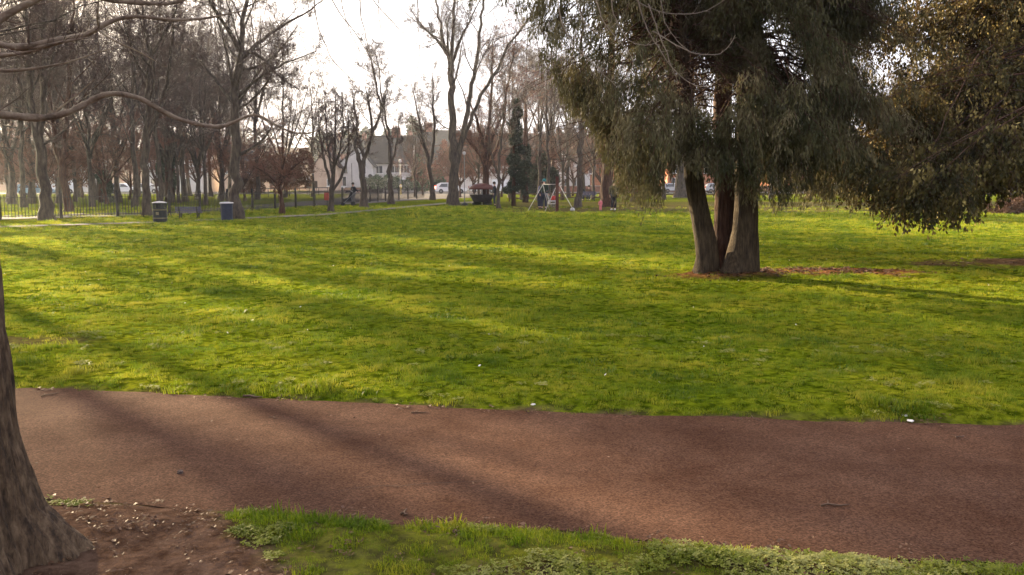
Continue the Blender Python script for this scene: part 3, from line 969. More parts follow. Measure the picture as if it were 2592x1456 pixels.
# slim trees in the middle distance
b = ground(922, 525)
place_tree('bare_tree', b, [
    [(923, 525, .24), (920, 480, .20), (917, 440, .20), (914, 415, .17), (905, 395, .14), (898, 370, .12), (905, 340, .10), (900, 290, .07), (890, 230, .03)],
    [(918, 430, .15), (922, 400, .13), (934, 370, .11), (944, 330, .09), (935, 270, .08), (925, 220, .03)],
    [(922, 400, .11), (912, 370, .10), (905, 340, .07), (892, 320, .04)],
    [(940, 345, .09, 1), (955, 305, .08, 1), (968, 290, .08, 1), (955, 220, .06, 1), (940, 160, .05, 1), (925, 110, .02, 1)],
], 8, [([7, 8, 5, 8], [.45, .3, .3, .3], 0.98, 0.8, 0.33, 0.10, 0.14)] + LM[1:],
    'bare tree with a twin-forked trunk to the right of the person with the pushchair', twig_r=0.008)
b = ground(838, 535)
lolly = place_tree('bare_tree', b, [
    [(838, 535, .16), (838, 500, .14), (842, 460, .12), (846, 420, .10), (848, 360, .07), (850, 300, .04), (850, 240, .02)],
    [(839, 490, .09), (862, 450, .08), (880, 410, .07), (884, 350, .05), (880, 280, .02)],
    [(840, 470, .09), (822, 420, .08), (812, 360, .06), (806, 290, .02)],
    [(842, 440, .08), (830, 380, .06, 1), (826, 320, .04, 1), (822, 250, .02, 1)],
    [(843, 430, .08), (862, 380, .06, -1), (870, 310, .04, -1), (868, 250, .02, -1)],
], 9, [(12, 0.3, 0.98, 0.7, 0.4, 0.10, 0.12), (8, 0.1, 0.98, 0.7, 0.5, 0.06, 0.17), (8, 0.1, 1.0, 0.7, 0.5, 0.03, 0.2), (6, 0.1, 1.0, 0.75, 0.55, 0.02, 0.22)],
    'small bare tree with a dense upright crown beside the red box on the railings', twig_r=0.008)
b = ground(714, 542)
place_tree('bare_tree', b, [
    [(715, 542, .15), (713, 510, .12), (708, 480, .12), (710, 450, .09), (718, 415, .05), (722, 390, .02)],
    [(709, 475, .08), (690, 450, .07), (665, 432, .05), (640, 420, .02)],
    [(710, 460, .08), (735, 430, .06), (760, 410, .04), (775, 400, .02)],
    [(710, 465, .07), (700, 430, .06, 1), (690, 400, .03, 1)],
    [(711, 455, .06), (728, 440, .05, -1), (748, 440, .03, -1)],
], 10, [(12, 0.25, 0.98, 0.8, 0.5, 0.04, 0.15), (8, 0.1, 0.98, 0.7, 0.5, 0.02, 0.17), (8, 0.1, 1.0, 0.7, 0.5, 0.02, 0.2), (6, 0.1, 1.0, 0.75, 0.55, 0.0, 0.22)],
    'small round-headed tree with red-brown twigs and a dark bent trunk by the railings', bark='bark_red', twig='twig_red', twig_r=0.007)
b = ground(990, 516)
place_tree('bare_tree', b, [
    [(990, 516, .22), (988, 470, .18), (986, 430, .20), (988, 380, .12), (985, 330, .09), (970, 280, .07), (960, 200, .05), (950, 120, .02)],
    [(986, 425, .10), (1000, 390, .07), (1006, 350, .04), (1010, 300, .02)],
    [(988, 370, .07), (975, 330, .06), (965, 300, .05), (975, 240, .04), (985, 180, .02)],
], 12, [([12, 5, 6], [.4, .3, .3], 0.98, 0.75, 0.28, 0.12, 0.12)] + LM[1:],
    'slender bare tree standing in front of the white house', twig_r=0.009)
b = ground(1094, 506)
place_tree('bare_tree', b, [
    [(1094, 506, .24), (1092, 460, .22), (1086, 415, .20), (1076, 380, .15), (1066, 330, .12), (1056, 280, .08), (1040, 210, .03)],
    [(1087, 420, .16), (1097, 380, .14), (1100, 320, .12), (1096, 250, .08), (1094, 180, .03)],
    [(1078, 385, .08), (1062, 350, .06), (1050, 320, .03)],
], 13, [([10, 12, 5], [.4, .25, .2], 0.98, 0.75, 0.34, 0.10, 0.12)] + LM[1:],
    'bare tree with a tall Y-shaped fork just to the right of the street lamp', twig_r=0.010)
b = ground(1236, 517)
place_tree('bare_tree', b, [
    [(1232, 517, .30), (1230, 470, .26), (1230, 420, .22), (1222, 360, .16), (1208, 310, .12), (1190, 260, .05)],
    [(1231, 430, .18), (1234, 360, .16), (1240, 300, .13), (1244, 230, .10), (1246, 160, .06), (1250, 90, .02)],
    [(1231, 415, .15), (1210, 385, .12), (1180, 350, .08), (1160, 320, .03)],
    [(1232, 430, .15), (1262, 370, .12, 1), (1278, 300, .10, 1), (1285, 210, .08, 1), (1300, 130, .05, 1), (1310, 60, .02, 1)],
    [(1232, 400, .12), (1246, 350, .09, -1), (1262, 310, .07, -1), (1280, 280, .03, -1)],
], 14, [([8, 12, 8, 12, 8], [.3, .25, .25, .3, .25], 0.98, 0.75, 0.38, 0.10, 0.12)] + LM[1:],
    'broad bare tree with red-brown twigs fanning out behind the red canopy', bark='bark_red', twig='twig_red', twig_r=0.008)
b = ground(1262, 528)
slim = place_tree('bare_tree', b, [
    [(1263, 528, .13), (1262, 480, .11), (1260, 440, .10), (1264, 400, .09), (1270, 340, .07), (1276, 260, .05), (1278, 180, .02)],
    [(1260, 440, .07), (1248, 410, .06), (1240, 370, .04), (1236, 320, .02)],
], 15, [([10, 5], [.4, .3], 0.98, 0.7, 0.3, 0.10, 0.12)] + LM[1:],
    'thin-trunked bare tree just to the right of the red canopy', twig_r=0.007)
b = ground(1466, 525)
place_tree('bare_tree', b, [
    [(1463, 525, .22), (1467, 470, .19), (1469, 400, .17), (1472, 330, .16), (1474, 270, .14), (1474, 200, .12), (1473, 120, .09), (1470, 30, .05), (1468, -40, .02)],
    [(1470, 420, .06), (1440, 400, .05), (1420, 380, .02)],
    [(1472, 330, .07), (1500, 300, .05), (1530, 280, .02)],
    [(1472, 300, .07), (1445, 270, .05), (1425, 230, .02)],
], 16, [([22, 6, 6, 6], [.3, .2, .2, .2], 0.98, 0.9, 0.16, 0.06, 0.12), (8, 0.12, 0.98, 0.7, 0.5, 0.05, 0.17), (7, 0.1, 1.0, 0.7, 0.5, 0.03, 0.2), (5, 0.1, 1.0, 0.75, 0.55, 0.02, 0.22)],
    'straight bare tree standing to the right of the swings', twig_r=0.008)
b = ground(1535, 524)
place_tree('bare_tree', b, [
    [(1537, 524, .42), (1537, 480, .38), (1540, 420, .36), (1542, 330, .32), (1545, 220, .28), (1550, 100, .20), (1552, 0, .10)],
], 17, [(14, .4, .98, .9, .18, .06, .12), (7, .1, .98, .7, .5, .03, .2), (6, .1, 1, .7, .5, .02, .2)],
    'thick red-brown trunk behind the toddler in pink, half hidden by the conifer', bark='bark_red', twig_r=0.009)
b = ground(1725, 500)
place_tree('bare_tree', b, [
    [(1725, 500, .65), (1724, 480, .50), (1724, 440, .45), (1720, 380, .36), (1712, 300, .26), (1700, 200, .12)],
    [(1723, 430, .25), (1745, 360, .22), (1765, 280, .16), (1780, 200, .06)],
], 18, [(12, .3, .98, .8, .35, .08, .12)] + LM[1:],
    'old tree with a wide flared foot seen beyond the three-stemmed conifer', twig_r=0.010)

# generic trees for the rest of the park, each kind built once and copied
def proto(seed, H, r, fork, nl, spread, twig='twig', bark='bark', label='', group=None, loc=(0, 0, 0), twig_r=0.009, name='bare_tree', kk=(8, 7, 8, 8)):
    rng = np.random.default_rng(seed)
    tr = [(np.array([[0, 0, -0.2], [rng.normal(0, .1), rng.normal(0, .1), fork * .5], [rng.normal(0, .2), rng.normal(0, .2), fork], [rng.normal(0, .5), rng.normal(0, .5), H * .65], [rng.normal(0, .7), rng.normal(0, .7), H]]),
           [r, r * .85, r * .75, r * .4, r * .08])]
    for i in range(nl):
        a = i * 2.4 + rng.random(); f = fork * rng.uniform(0.8, 1.15); s = spread * rng.uniform(.7, 1.1); h = H * rng.uniform(.7, .95)
        tr.append((np.array([[0, 0, f], [math.cos(a) * s * .35, math.sin(a) * s * .35, f + (h - f) * .3], [math.cos(a) * s * .75, math.sin(a) * s * .75, f + (h - f) * .65], [math.cos(a) * s, math.sin(a) * s, h]]),
                   [r * .5, r * .35, r * .2, r * .06]))
    tm, cm = bare_tree(tr, seed, [(kk[0], .2, .98, .85, .42, .06, .14), (kk[1], .12, .98, .75, .55, .04, .18), (kk[2], .1, 1, .75, .55, .03, .22), (kk[3], .1, 1, .8, .65, .02, .25)], twig_r)
    t = empty(name, loc, label, 'tree', group)
    link('trunk', tm, M[bark], t); link('crown', cm, M[twig], t)
    return t


LAND_L = [(-1000, 'outside the left picture edge'), (5, 'at the left picture edge'), (50, 'above the parked pale blue car'), (105, 'just left of the thick tree at the railings'), (140, 'between the two forked trees'),
          (185, 'right of the V-forked tree'), (225, 'left of the dark ivy-covered stump'), (262, 'behind the dark ivy-covered stump'), (300, 'behind the white parked car'), (335, 'left of the straight tree by the black bin'),
          (372, 'behind the straight tree by the black bin'), (408, 'behind the black litter bin'), (436, 'beside the ivy-clad pair of trunks'), (470, 'behind the left end of the bench'), (495, 'behind the right end of the bench'), (522, 'in the gap between bench and blue bin'), (555, 'behind the blue bin'),
          (585, 'left of the strong tree by the blue bin'), (620, 'right of the strong tree by the blue bin'), (700, 'behind the small round-headed tree'), (770, 'behind the brown notice board')]
LAND_R = [(1050, 'right of the cone-shaped garden evergreen'), (1070, 'left of the tallest tree'), (1165, 'just right of the tallest tree'), (1200, 'behind the left half of the red canopy'), (1212, 'behind the right half of the red canopy'), (1270, 'behind the thin-trunked tree'), (1290, 'behind the ragged conifer'),
          (1320, 'just right of the ragged conifer'), (1337, 'left of the swings'), (1362, 'behind the adult in the slate-blue jacket'), (1382, 'behind the left swing frame'), (1397, 'behind the toddler swing seat'), (1425, 'behind the right swing leg'), (1442, 'left of the straight tree by the swings'),
          (1455, 'behind the straight tree by the swings'), (1480, 'behind the far bench'), (1500, 'right of the far bench'), (1522, 'behind the toddler in pink'), (1531, 'behind the thick red-brown trunk'), (1600, 'behind the lowest conifer boughs'), (1680, 'left of the flared old tree')]
LAND_F = [(1950, 'behind the right conifer trunk'), (2050, 'above the dark parked car'), (2150, 'right of the grey parked car'), (2250, 'behind the left tips of the golden conifer'), (2350, 'behind the lowest golden boughs'), (2450, 'behind the right half of the golden conifer'), (2560, 'behind the bramble mound')]
USED = {}


def tree_label(px, py, kind, land, s):
    ph = min(land, key=lambda q: abs(q[0] - px))[1]
    look = {'A': 'spreading bare tree', 'B': 'stout low-forked bare tree', 'D': 'tall slim bare tree', 'C': 'bushy red-twigged bare tree'}[kind]
    for row in (['front row', 'middle row', 'back row'][0 if py > 512 else (1 if py > 501 else 2)], 'farther'):
        l = '%s, %s, %s' % (look, row, ph)
        if l not in USED: break
    USED[l] = 1
    return l


G_PARK = 'bare trees in the park beyond the railings'
L_PARK = 'bare grey-brown tree in the thicket beyond the left railings'
L_RED = 'bare red-brown tree in the thicket beyond the left railings'
pA = proto(41, 13, .16, 4.0, 5, 3.2, label='spreading bare tree beyond the railings left of the red-twigged bush', group=G_PARK, loc=ground(235, 523))
pB = proto(42, 16, .20, 3.0, 6, 4.0, label='stout bare tree rising beside the ivy above the black bin', group=G_PARK, loc=ground(432, 512))
pC = proto(43, 8, .14, 1.6, 7, 4.2, twig='twig_red', bark='bark_red', label='low wide tree of dark red twigs and slanting stems, beyond the railings', group=G_PARK, loc=ground(270, 516), twig_r=0.010)
pD = proto(44, 18, .18, 6.0, 4, 2.4, label='thin dark-trunked tree just left of the straight tree by the black bin', group=G_PARK, loc=ground(340, 524))
for (px, py, kind, s) in [
    (20, 512, 'A', 1.1), (60, 524, 'D', .95), (250, 506, 'B', 1.0), (300, 500, 'A', 1.0), (405, 520, 'D', 1.0), (455, 514, 'A', .9), (500, 505, 'B', 1.1),
    (520, 518, 'A', .9), (560, 508, 'D', 1.0), (-40, 530, 'B', .9), (150, 502, 'B', 1.1), (200, 498, 'D', 1.1), (480, 496, 'D', 1.3), (110, 497, 'D', 1.3), (350, 498, 'B', 1.1), (580, 496, 'B', 1.2),
    (30, 498, 'B', 1.3), (-60, 505, 'D', 1.2), (415, 498, 'A', 1.4), (535, 498, 'A', 1.3), (190, 510, 'A', 1.0), (85, 508, 'A', 1.0), (80, 515, 'D', 1.3), (300, 512, 'B', 1.2), (470, 510, 'D', 1.25), (560, 503, 'B', 1.3), (650, 505, 'D', 1.2), (722, 500, 'B', 1.1), (240, 505, 'D', 1.4), (790, 498, 'D', .9), (30, 516, 'B', 1.2), (150, 514, 'D', 1.3)]:
    p = {'A': pA, 'B': pB, 'D': pD}[kind]
    g = ground(px, py)
    copy_tree(p, g, random.uniform(0, 6.28), s * 1.0, tree_label(px, py, kind, LAND_L, s), G_PARK)
for (px, py, s) in [(60, 505, .9), (160, 506, .9), (330, 505, .9), (620, 508, .85), (500, 500, 1), (210, 500, 1), (40, 498, 1.1), (110, 515, .8), (400, 505, .9), (560, 500, 1.0)]:
    copy_tree(pC, ground(px, py), random.uniform(0, 6.28), s, tree_label(px, py, 'C', LAND_L, s), G_PARK)
G_MID = 'bare trees behind the play area'
L_MID = 'slim bare tree in the row behind the play area'
L_MIDR = 'bushy red-brown bare tree in the row behind the play area'
first = True
for (px, py, kind, s) in [(1210, 503, 'A', .8), (1335, 504, 'D', .9), (1362, 508, 'D', .9), (1390, 512, 'D', .85), (1425, 506, 'A', .75),
                          (1500, 505, 'A', .9), (1440, 500, 'D', 1.05), (1530, 500, 'D', 1), (1290, 500, 'D', 1.0), 
                          (1050, 498, 'A', .7), (1400, 497, 'D', 1.1), (1480, 497, 'D', 1.15), (1320, 506, 'A', .7), (1680, 505, 'D', 1), (1600, 510, 'D', .9),
                          (1950, 502, 'B', .9), (2050, 506, 'A', 1), (2150, 500, 'D', 1.1), (2250, 504, 'B', 1), (2350, 500, 'A', 1.1), (2450, 502, 'D', 1.2), (2560, 505, 'B', 1.0)]:
    p = {'A': pA, 'B': pB, 'D': pD}[kind]
    copy_tree(p, ground(px, py), random.uniform(0, 6.28), s, tree_label(px, py, kind, LAND_R if px < 1800 else LAND_F, s), G_MID if px < 1800 else 'bare trees beyond the right of the lawn')
for (px, py, s) in [(1165, 500, .8), (1200, 497, .9), (1330, 497, .9), (1450, 496, 1), (1520, 498, 1), (1380, 498, .85), (1270, 498, .9), (1070, 495, .8)]:
    copy_tree(pC, ground(px, py), random.uniform(0, 6.28), s, tree_label(px, py, 'C', LAND_R, s), G_MID)
pE = proto(45, 19, .17, 9.5, 6, 4.0, label='unseen tall bare tree outside the left edge, high crown shaped to shade the lawn', group='unseen bare trees added left of the view for their shade', loc=(-23.3, 33.3, 0), kk=(9, 8, 7, 5))
G_OUT = 'unseen bare trees added left of the view for their shade'  # out-of-view trees, added for the shade they throw across lawn and path
for i, (x, y, k, s) in enumerate([(-13.2, 18.4, 'D', 1.0), (-16.0, 20.4, 'D', .9), (-27.5, 41, 'E', 1.05), (-36, 54, 'D', 1.1), (-21.6, 32.2, 'E', 1.0), (-21.8, 36.4, 'E', 1.05), (-27, 30, 'B', .9), (-45, 50, 'A', 1.1), (-41, 42, 'D', .9), (-50, 62, 'B', 1.1), (-36, 33, 'A', .9)]):
    copy_tree({'A': pA, 'B': pB, 'D': pD, 'E': pE}[k], (x, y, 0), i * 1.3, s, 'unseen bare tree outside the left edge, added for its shade in view', G_OUT)


# ------------------------------------------------------------------ leaves as small kites
def noise3(P, f, seed):
    return (vnoise(P[:, 0] + P[:, 2] * 0.7, P[:, 1] - P[:, 2] * 0.5, f, seed) + vnoise(P[:, 2] + P[:, 1] * 0.6, P[:, 0] - P[:, 1] * 0.4, f, seed + 5)) / 2


def blob_mesh(blobs, n, L, W, seed, down=0.0, name='foliage'):
    """leafy mass filling ellipsoid shells; blobs (cx,cy,cz,rx,ry,rz)"""
    rng = np.random.default_rng(seed)
    geo = Geo()
    vol = np.array([b[3] * b[5] for b in blobs]); vol = vol / vol.sum()
    for b, w in zip(blobs, vol):
        k = int(n * w)
        d = nrm(rng.normal(0, 1, (k, 3)))
        r = rng.uniform(0.35, 1.0, k) ** 0.5
        r = r * (0.75 + 0.5 * noise3(d * 3 + np.array(b[:3]), 1.2, seed))
        C = np.array(b[:3]) + d * r[:, None] * np.array(b[3:6])
        keep = noise3(C, 1.4 / max(b[3], .6), seed + 2) > 0.30
        C, d = C[keep], d[keep]
        D = nrm(d * 0.6 + rng.normal(0, 0.6, C.shape) + np.array([0, 0, -down]))
        kites(C, D, L * rng.uniform(.6, 1.3, len(C)), W * rng.uniform(.6, 1.3, len(C)), rng, geo)
    return geo.mesh(name, False)


def conifer(name, base, trunks, boughs, seed, leafmat, barkmats, label, dens, leafL, leafW, floor=None, hang=(0.35, 1.0), gap=0.34, cull=None, spread=0.35, cat='conifer'):
    """boughs: (start, end, arch, radius) in world space, each hung with drooping sprays"""
    rng = np.random.default_rng(seed)
    root = empty(name, base, label, cat)
    off = np.array(base)
    for (pts, rad), bm in zip(trunks, barkmats):
        pts = np.array([tuple(p) for p in pts], float) - off
        n = 40
        s = np.concatenate([[0], np.cumsum(np.linalg.norm(np.diff(pts, axis=0), axis=1))])
        q = np.linspace(0, s[-1], n)
        P = np.stack([np.interp(q, s, pts[:, c]) for c in range(3)], 1)
        for _ in range(3): P[1:-1] = (P[:-2] + 2 * P[1:-1] + P[2:]) / 4
        R = np.interp(q, s, rad)
        V, F = tubes(P[None], R[None], 28)
        ang = np.tile(np.arange(28) * 2 * np.pi / 28, n)
        z = np.repeat(q, 28)
        cen = np.repeat(P, 28, axis=0)
        fl = np.exp(-z / 0.45)
        m = 1 + 0.10 * np.sin(ang * 3 + z * 1.3) * (1 + 1.8 * fl) + 0.05 * np.sin(ang * 7 + z * 2.1) + 0.05 * (vnoise(ang * 2, z * 3, 1.5, seed) - .5) + 0.03 * (vnoise(ang * 8, z * 2, 1.5, seed + 3) - .5)
        V = cen + (V - cen) * m[:, None]
        me = mesh_np('trunk', V, F)
        link('trunk', me, M[bm], root)
    bg_, lg = Geo(), Geo()
    BP, BR = [], []
    for (S, E, arch, r) in boughs:
        S, E = np.array(tuple(S)), np.array(tuple(E))
        t = np.linspace(0, 1, 12)
        P = S[None] * (1 - t[:, None]) + E[None] * t[:, None]
        P[:, 2] += arch * np.sin(np.pi * t ** 0.8)
        P[1:-1] += rng.normal(0, 0.025, (10, 3))
        BP.append(P); BR.append(r * (1 - 0.85 * t))
    BP, BR = np.array(BP), np.array(BR)
    if cull is not None:
        pass
    V, F = tubes(BP - off, BR, 6); bg_.add(V, F)
    # side branchlets then hanging sprays
    S, D, l, r = kids(BP, BR, int(dens[0]), 0.06, 1.0, 1.1, 0.30, rng, rmin=0.003, taper=0.3)
    D[:, 2] *= 0.4; D = nrm(D)
    l = np.clip(l, 0.2, 0.9)
    P1, R1 = grow(S, D, l, np.minimum(r, 0.007), 4, 0.13, -0.2, rng)
    k = noise3(P1[:, 2], 1.0, seed) > gap + 0.04
    P1, R1 = P1[k], R1[k]
    V, F = tubes(P1 - off, R1, 3); bg_.add(V, F)
    S, D, l, r = kids(P1, R1, int(dens[1]), 0.1, 1.0, 0.9, 0.6, rng, rmin=0.003, taper=0.2)
    D = nrm(D * spread + np.array([0, 0, -1.0]))
    l = rng.uniform(hang[0], hang[1], len(l)) * (0.30 + 1.2 * noise3(S, 1.6, seed + 9))
    P2, R2 = grow(S, D, l, np.full(len(l), 0.003), 5, 0.12, -0.18, rng)
    if floor is not None:
        pr = proj(P2[:, 3])
        k = pr[:, 1] < floor(pr[:, 0], rng.normal(0, 1, len(pr)))
        P2, R2 = P2[k], R2[k]
    k = noise3(P2[:, 1], 0.9, seed + 4) > gap
    P2, R2 = P2[k], R2[k]
    kites(P2[:, 0] - off, nrm(P2[:, -1] - P2[:, 0]), np.linalg.norm(P2[:, -1] - P2[:, 0], axis=1), np.full(len(P2), .008), rng, bg_)
    # leaves along the sprays
    nl = int(dens[2])
    t = rng.random((len(P2), nl)); s = t * 4; i = np.clip(s.astype(int), 0, 3); f = (s - i)[..., None]
    bi = np.arange(len(P2))[:, None]
    C = (P2[bi, i] * (1 - f) + P2[bi, i + 1] * f).reshape(-1, 3)
    T = nrm(P2[bi, i + 1] - P2[bi, i]).reshape(-1, 3)
    D = nrm(T * 0.8 + np.repeat(rng.normal(0, 0.22, (len(P2), 3)), nl, axis=0) + rng.normal(0, 0.25, C.shape) + np.array([0, 0, -0.3]))
    C = C + rng.normal(0, 0.03, C.shape) - off
    kites(C, D, leafL * rng.uniform(.6, 1.3, len(C)), leafW * rng.uniform(.6, 1.3, len(C)), rng, lg)
    print(name, 'sprays', len(P2), 'leaves', len(C))
    link('branches', bg_.mesh('branches'), M['bark_red'], root)
    link('crown', lg.mesh('crown', False), M[leafmat], root)
    return root


# three-stemmed conifer on the lawn
YB = BASE_C.y
tA = ([at(1778, 712, YB), at(1790, 660, YB), at(1782, 600, YB), at(1770, 540, YB), at(1757, 460, YB), at(1747, 360, YB), at(1742, 250, YB - .1), at(1730, 100, YB - .2), at(1722, -80, YB - .3)],
      [.24, .19, .165, .15, .145, .12, .10, .08, .05])
tB = ([at(1828, 706, YB + .25), at(1826, 650, YB + .3), at(1832, 560, YB + .35), at(1836, 450, YB + .35), at(1828, 300, YB + .35), at(1838, 120, YB + .35), at(1850, -100, YB + .4), at(1856, -320, YB + .4)],
      [.21, .18, .165, .155, .15, .14, .12, .07])
tC = ([at(1858, 716, YB - .05), at(1868, 690, YB - .05), at(1874, 650, YB), at(1884, 590, YB), at(1888, 520, YB), at(1888, 400, YB), at(1892, 250, YB), at(1900, 100, YB), at(1908, -60, YB), at(1915, -380, YB)],
      [.42, .33, .27, .205, .18, .17, .16, .15, .13, .07])


def flo(xs_, ys_):
    xs_, ys_ = np.array(xs_, float), np.array(ys_, float)
    return lambda x, n: np.interp(x, xs_, ys_) + n * 9 + 13 * np.sin(x * .097) + 9 * np.sin(x * .31 + 1) - 6
floor1 = flo([1200, 1325, 1340, 1400, 1450, 1500, 1530, 1555, 1580, 1620, 1668, 1680, 1740, 1780, 1800, 1850, 1900, 1920, 1990, 2060, 2110, 2200, 2400],
             [0, 40, 130, 215, 285, 330, 420, 445, 535, 540, 545, 440, 425, 430, 470, 500, 500, 528, 530, 535, 500, 520, 540])
rb = np.random.default_rng(5)
boughs1 = []


def trunk_pt(tr, z):
    P = np.array([tuple(p) for p in tr[0]])
    return Vector([np.interp(z, P[:, 2], P[:, c]) for c in (0, 1)] + [z])


for i in range(125):
    tr = [tA, tB, tC][i % 3]
    z0 = 2.2 + 4.8 * (i / 125) ** 0.85 + rb.uniform(-.2, .2)
    a = rb.uniform(0, 2 * math.pi)
    if rb.random() < 0.35: a = math.pi + rb.normal(0, .6)
    S = trunk_pt(tr, min(z0, 5.5 if tr is tA else 8.5))
    left = max(0.0, -math.cos(a))
    Rr = rb.uniform(1.0, 2.9) + 1.1 * left
    if math.sin(a) < -0.3: Rr = min(Rr, 2.4)
    E = S + Vector((math.cos(a) * Rr, math.sin(a) * Rr, -0.25 * Rr * rb.uniform(.3, 1.4)))
    if E.z < 1.5: E.z = 1.5
    boughs1.append((S, E, rb.uniform(.15, .5), .016))
for i in range(84):
    tr = [tA, tB, tC, tC][i % 4]
    z0 = 3.2 + 2.9 * (i / 84)
    a = -math.pi / 2 + rb.normal(0, .75)
    S = trunk_pt(tr, min(z0, 5.6 if tr is tA else 8.5))
    Rr = rb.uniform(.8, 2.3)
    boughs1.append((S, S + Vector((math.cos(a) * Rr, math.sin(a) * Rr * .8, -.3 * Rr)), rb.uniform(.2, .45), .016))
for i in range(34):
    tr = tC
    z0 = 3.2 + 2.6 * (i / 34)
    S = trunk_pt(tr, z0)
    a = rb.normal(0, .5); Rr = rb.uniform(1.4, 2.9)
    boughs1.append((S, S + Vector((math.cos(a) * Rr, math.sin(a) * Rr, -.3 * Rr)), rb.uniform(.2, .5), .018))
for i in range(26):
    tr = tA
    z0 = 3.6 + 2.2 * (i / 26)
    S = trunk_pt(tr, min(z0, 5.8))
    a = math.pi + rb.normal(0, .5); Rr = rb.uniform(1.4, 3.0)
    boughs1.append((S, S + Vector((math.cos(a) * Rr, math.sin(a) * Rr, -.25 * Rr)), rb.uniform(.2, .5), .018))
# boughs seen one by one
for (tr, z0, ex, ey, dY) in [(tA, 3.0, 1620, 430, -.8), (tA, 3.1, 1590, 460, -.3), (tA, 3.4, 1650, 470, .2), (tA, 3.3, 1560, 400, -1.0), (tA, 2.9, 1640, 410, -.5),
                             (tC, 3.0, 2010, 420, -.8), (tC, 2.7, 1990, 470, -.4), (tC, 3.6, 2110, 300, -1.0), (tC, 3.2, 2060, 450, -.6), (tC, 2.6, 1950, 460, -1.2), (tC, 2.7, 2080, 470, -.2),
                             (tA, 3.0, 1600, 430, 0), (tA, 3.2, 1580, 420, -.6), (tA, 2.9, 1650, 440, -.1), (tA, 3.1, 1630, 450, .4), (tA, 3.3, 1610, 400, -1.1), (tA, 2.8, 1660, 450, -.9), (tA, 3.6, 1560, 370, 0), (tA, 3.6, 1540, 350, -.7), (tA, 4.6, 1420, 190, -.5), (tA, 4.5, 1440, 160, .1), (tA, 4.9, 1400, 120, -.2), (tA, 4.3, 1480, 220, -.9), (tA, 5.0, 1370, 90, .3), (tA, 4.8, 1390, 60, -.8), (tA, 4.2, 1470, 250, .2), (tA, 4.0, 1520, 290, -.4), (tA, 5.2, 1380, 20, 0),
                             (tC, 4.2, 2150, 190, -1), (tC, 4.0, 2240, 250, -.5), (tC, 3.8, 2210, 330, .2), (tC, 4.6, 2260, 170, .4), (tC, 3.6, 2180, 390, -.6), (tC, 3.3, 2150, 450, 0), (tC, 3.2, 2110, 470, .8), (tC, 5.0, 2300, 90, -.4), (tC, 5.2, 2200, 40, -.8), (tC, 3.9, 2050, 330, -1.6), (tC, 3.4, 1960, 340, -1.8), (tC, 4.4, 2010, 220, -1.6), (tC, 2.9, 1780, 370, -1.4), (tC, 3.0, 1840, 400, -1.6), (tC, 2.8, 1890, 430, -1.3)]:
    boughs1.append((trunk_pt(tr, z0), at(ex, ey, YB + dY), .45, .025))
conifer('three_stemmed_conifer', BASE_C, [tA, tB, tC], boughs1, 21, 'needles', ['bark_conifer', 'bark_red', 'bark_conifer'],
        'large dark conifer with three trunks rising from one foot on the lawn', (20, 8, 19), 0.092, 0.019, floor1, (0.18, 0.62), gap=0.325, spread=0.7)

# golden conifer whose trunk stands beyond the right edge
TR = ([Vector((11.6, 17.0, -.1)), Vector((11.6, 17, 2)), Vector((11.5, 17, 5)), Vector((11.5, 17, 10))], [.5, .36, .3, .12])
floor2 = flo([2000, 2060, 2140, 2200, 2260, 2300, 2330, 2380, 2440, 2462, 2480, 2500, 2540, 2592, 2800],
             [300, 480, 525, 545, 572, 560, 585, 575, 555, 578, 540, 505, 500, 500, 520])
boughs2 = []
for i in range(135):
    z0 = 2.0 + 4.4 * (i / 135)
    a = math.pi + rb.normal(0, .62)
    Rr = rb.uniform(1.2, 5.4)
    S = Vector((11.55, 17, z0))
    E = S + Vector((math.cos(a) * Rr, math.sin(a) * Rr * 1.0, -0.22 * Rr * rb.uniform(.2, 1.2) + .2))
    if E.z < 1.35: E.z = 1.35
    boughs2.append((S, E, rb.uniform(.2, .6), .026))
for (ex, ey, dY) in [(rb.uniform(2170, 2560), rb.uniform(440, 500), rb.uniform(-4.2, -.5)) for _ in range(34)] + [(rb.uniform(2120, 2200), rb.uniform(250, 460), rb.uniform(-2.5, 0)) for _ in range(34)] + [(2250, 500, -2.5), (2330, 515, -3), (2400, 520, -3.4), (2460, 500, -2.6), (2200, 480, -2), (2290, 470, -3.4), (2180, 440, -1.6), (2370, 490, -2), (2440, 480, -4), (2330, 440, -3.8)]:
    boughs2.append((Vector((rb.uniform(8.6, 11.5), rb.uniform(14.5, 17.5), rb.uniform(2.4, 4.2))), at(ex, ey, 17 + dY), rb.uniform(.2, .6), .022))
for i in range(40):  # hidden low back boughs, added to throw a shadow patch on the ground
    boughs2.append((Vector((11.5, 17.2, rb.uniform(2.2, 3.2))), Vector((rb.uniform(5.8, 9.0), rb.uniform(19.5, 23.5), rb.uniform(1.3, 2.6))), .4, .04))
conifer('golden_conifer', Vector((11.6, 17.0, 0)), [TR], boughs2, 22, 'needles_gold', ['bark_red'],
        'golden-brown conifer with low drooping boughs at the right edge of the lawn', (18, 8, 12), 0.075, 0.040, floor2, (0.16, 0.52), gap=0.32, spread=0.85)


# ------------------------------------------------------------------ the near tree at the left and its boughs
NB = Vector((-2.38, 3.62, 0))
nt_pts = [(-2.38, 3.62, -.1), (-2.42, 3.63, .25), (-2.45, 3.65, .6), (-2.47, 3.68, 1.1), (-2.52, 3.72, 1.7), (-2.68, 3.8, 2.4), (-3.1, 3.9, 3.4), (-3.15, 4.1, 5.0), (-3.2, 4.3, 7.5)]
nt_rad = [.50, .35, .30, .295, .295, .28, .25, .20, .10]


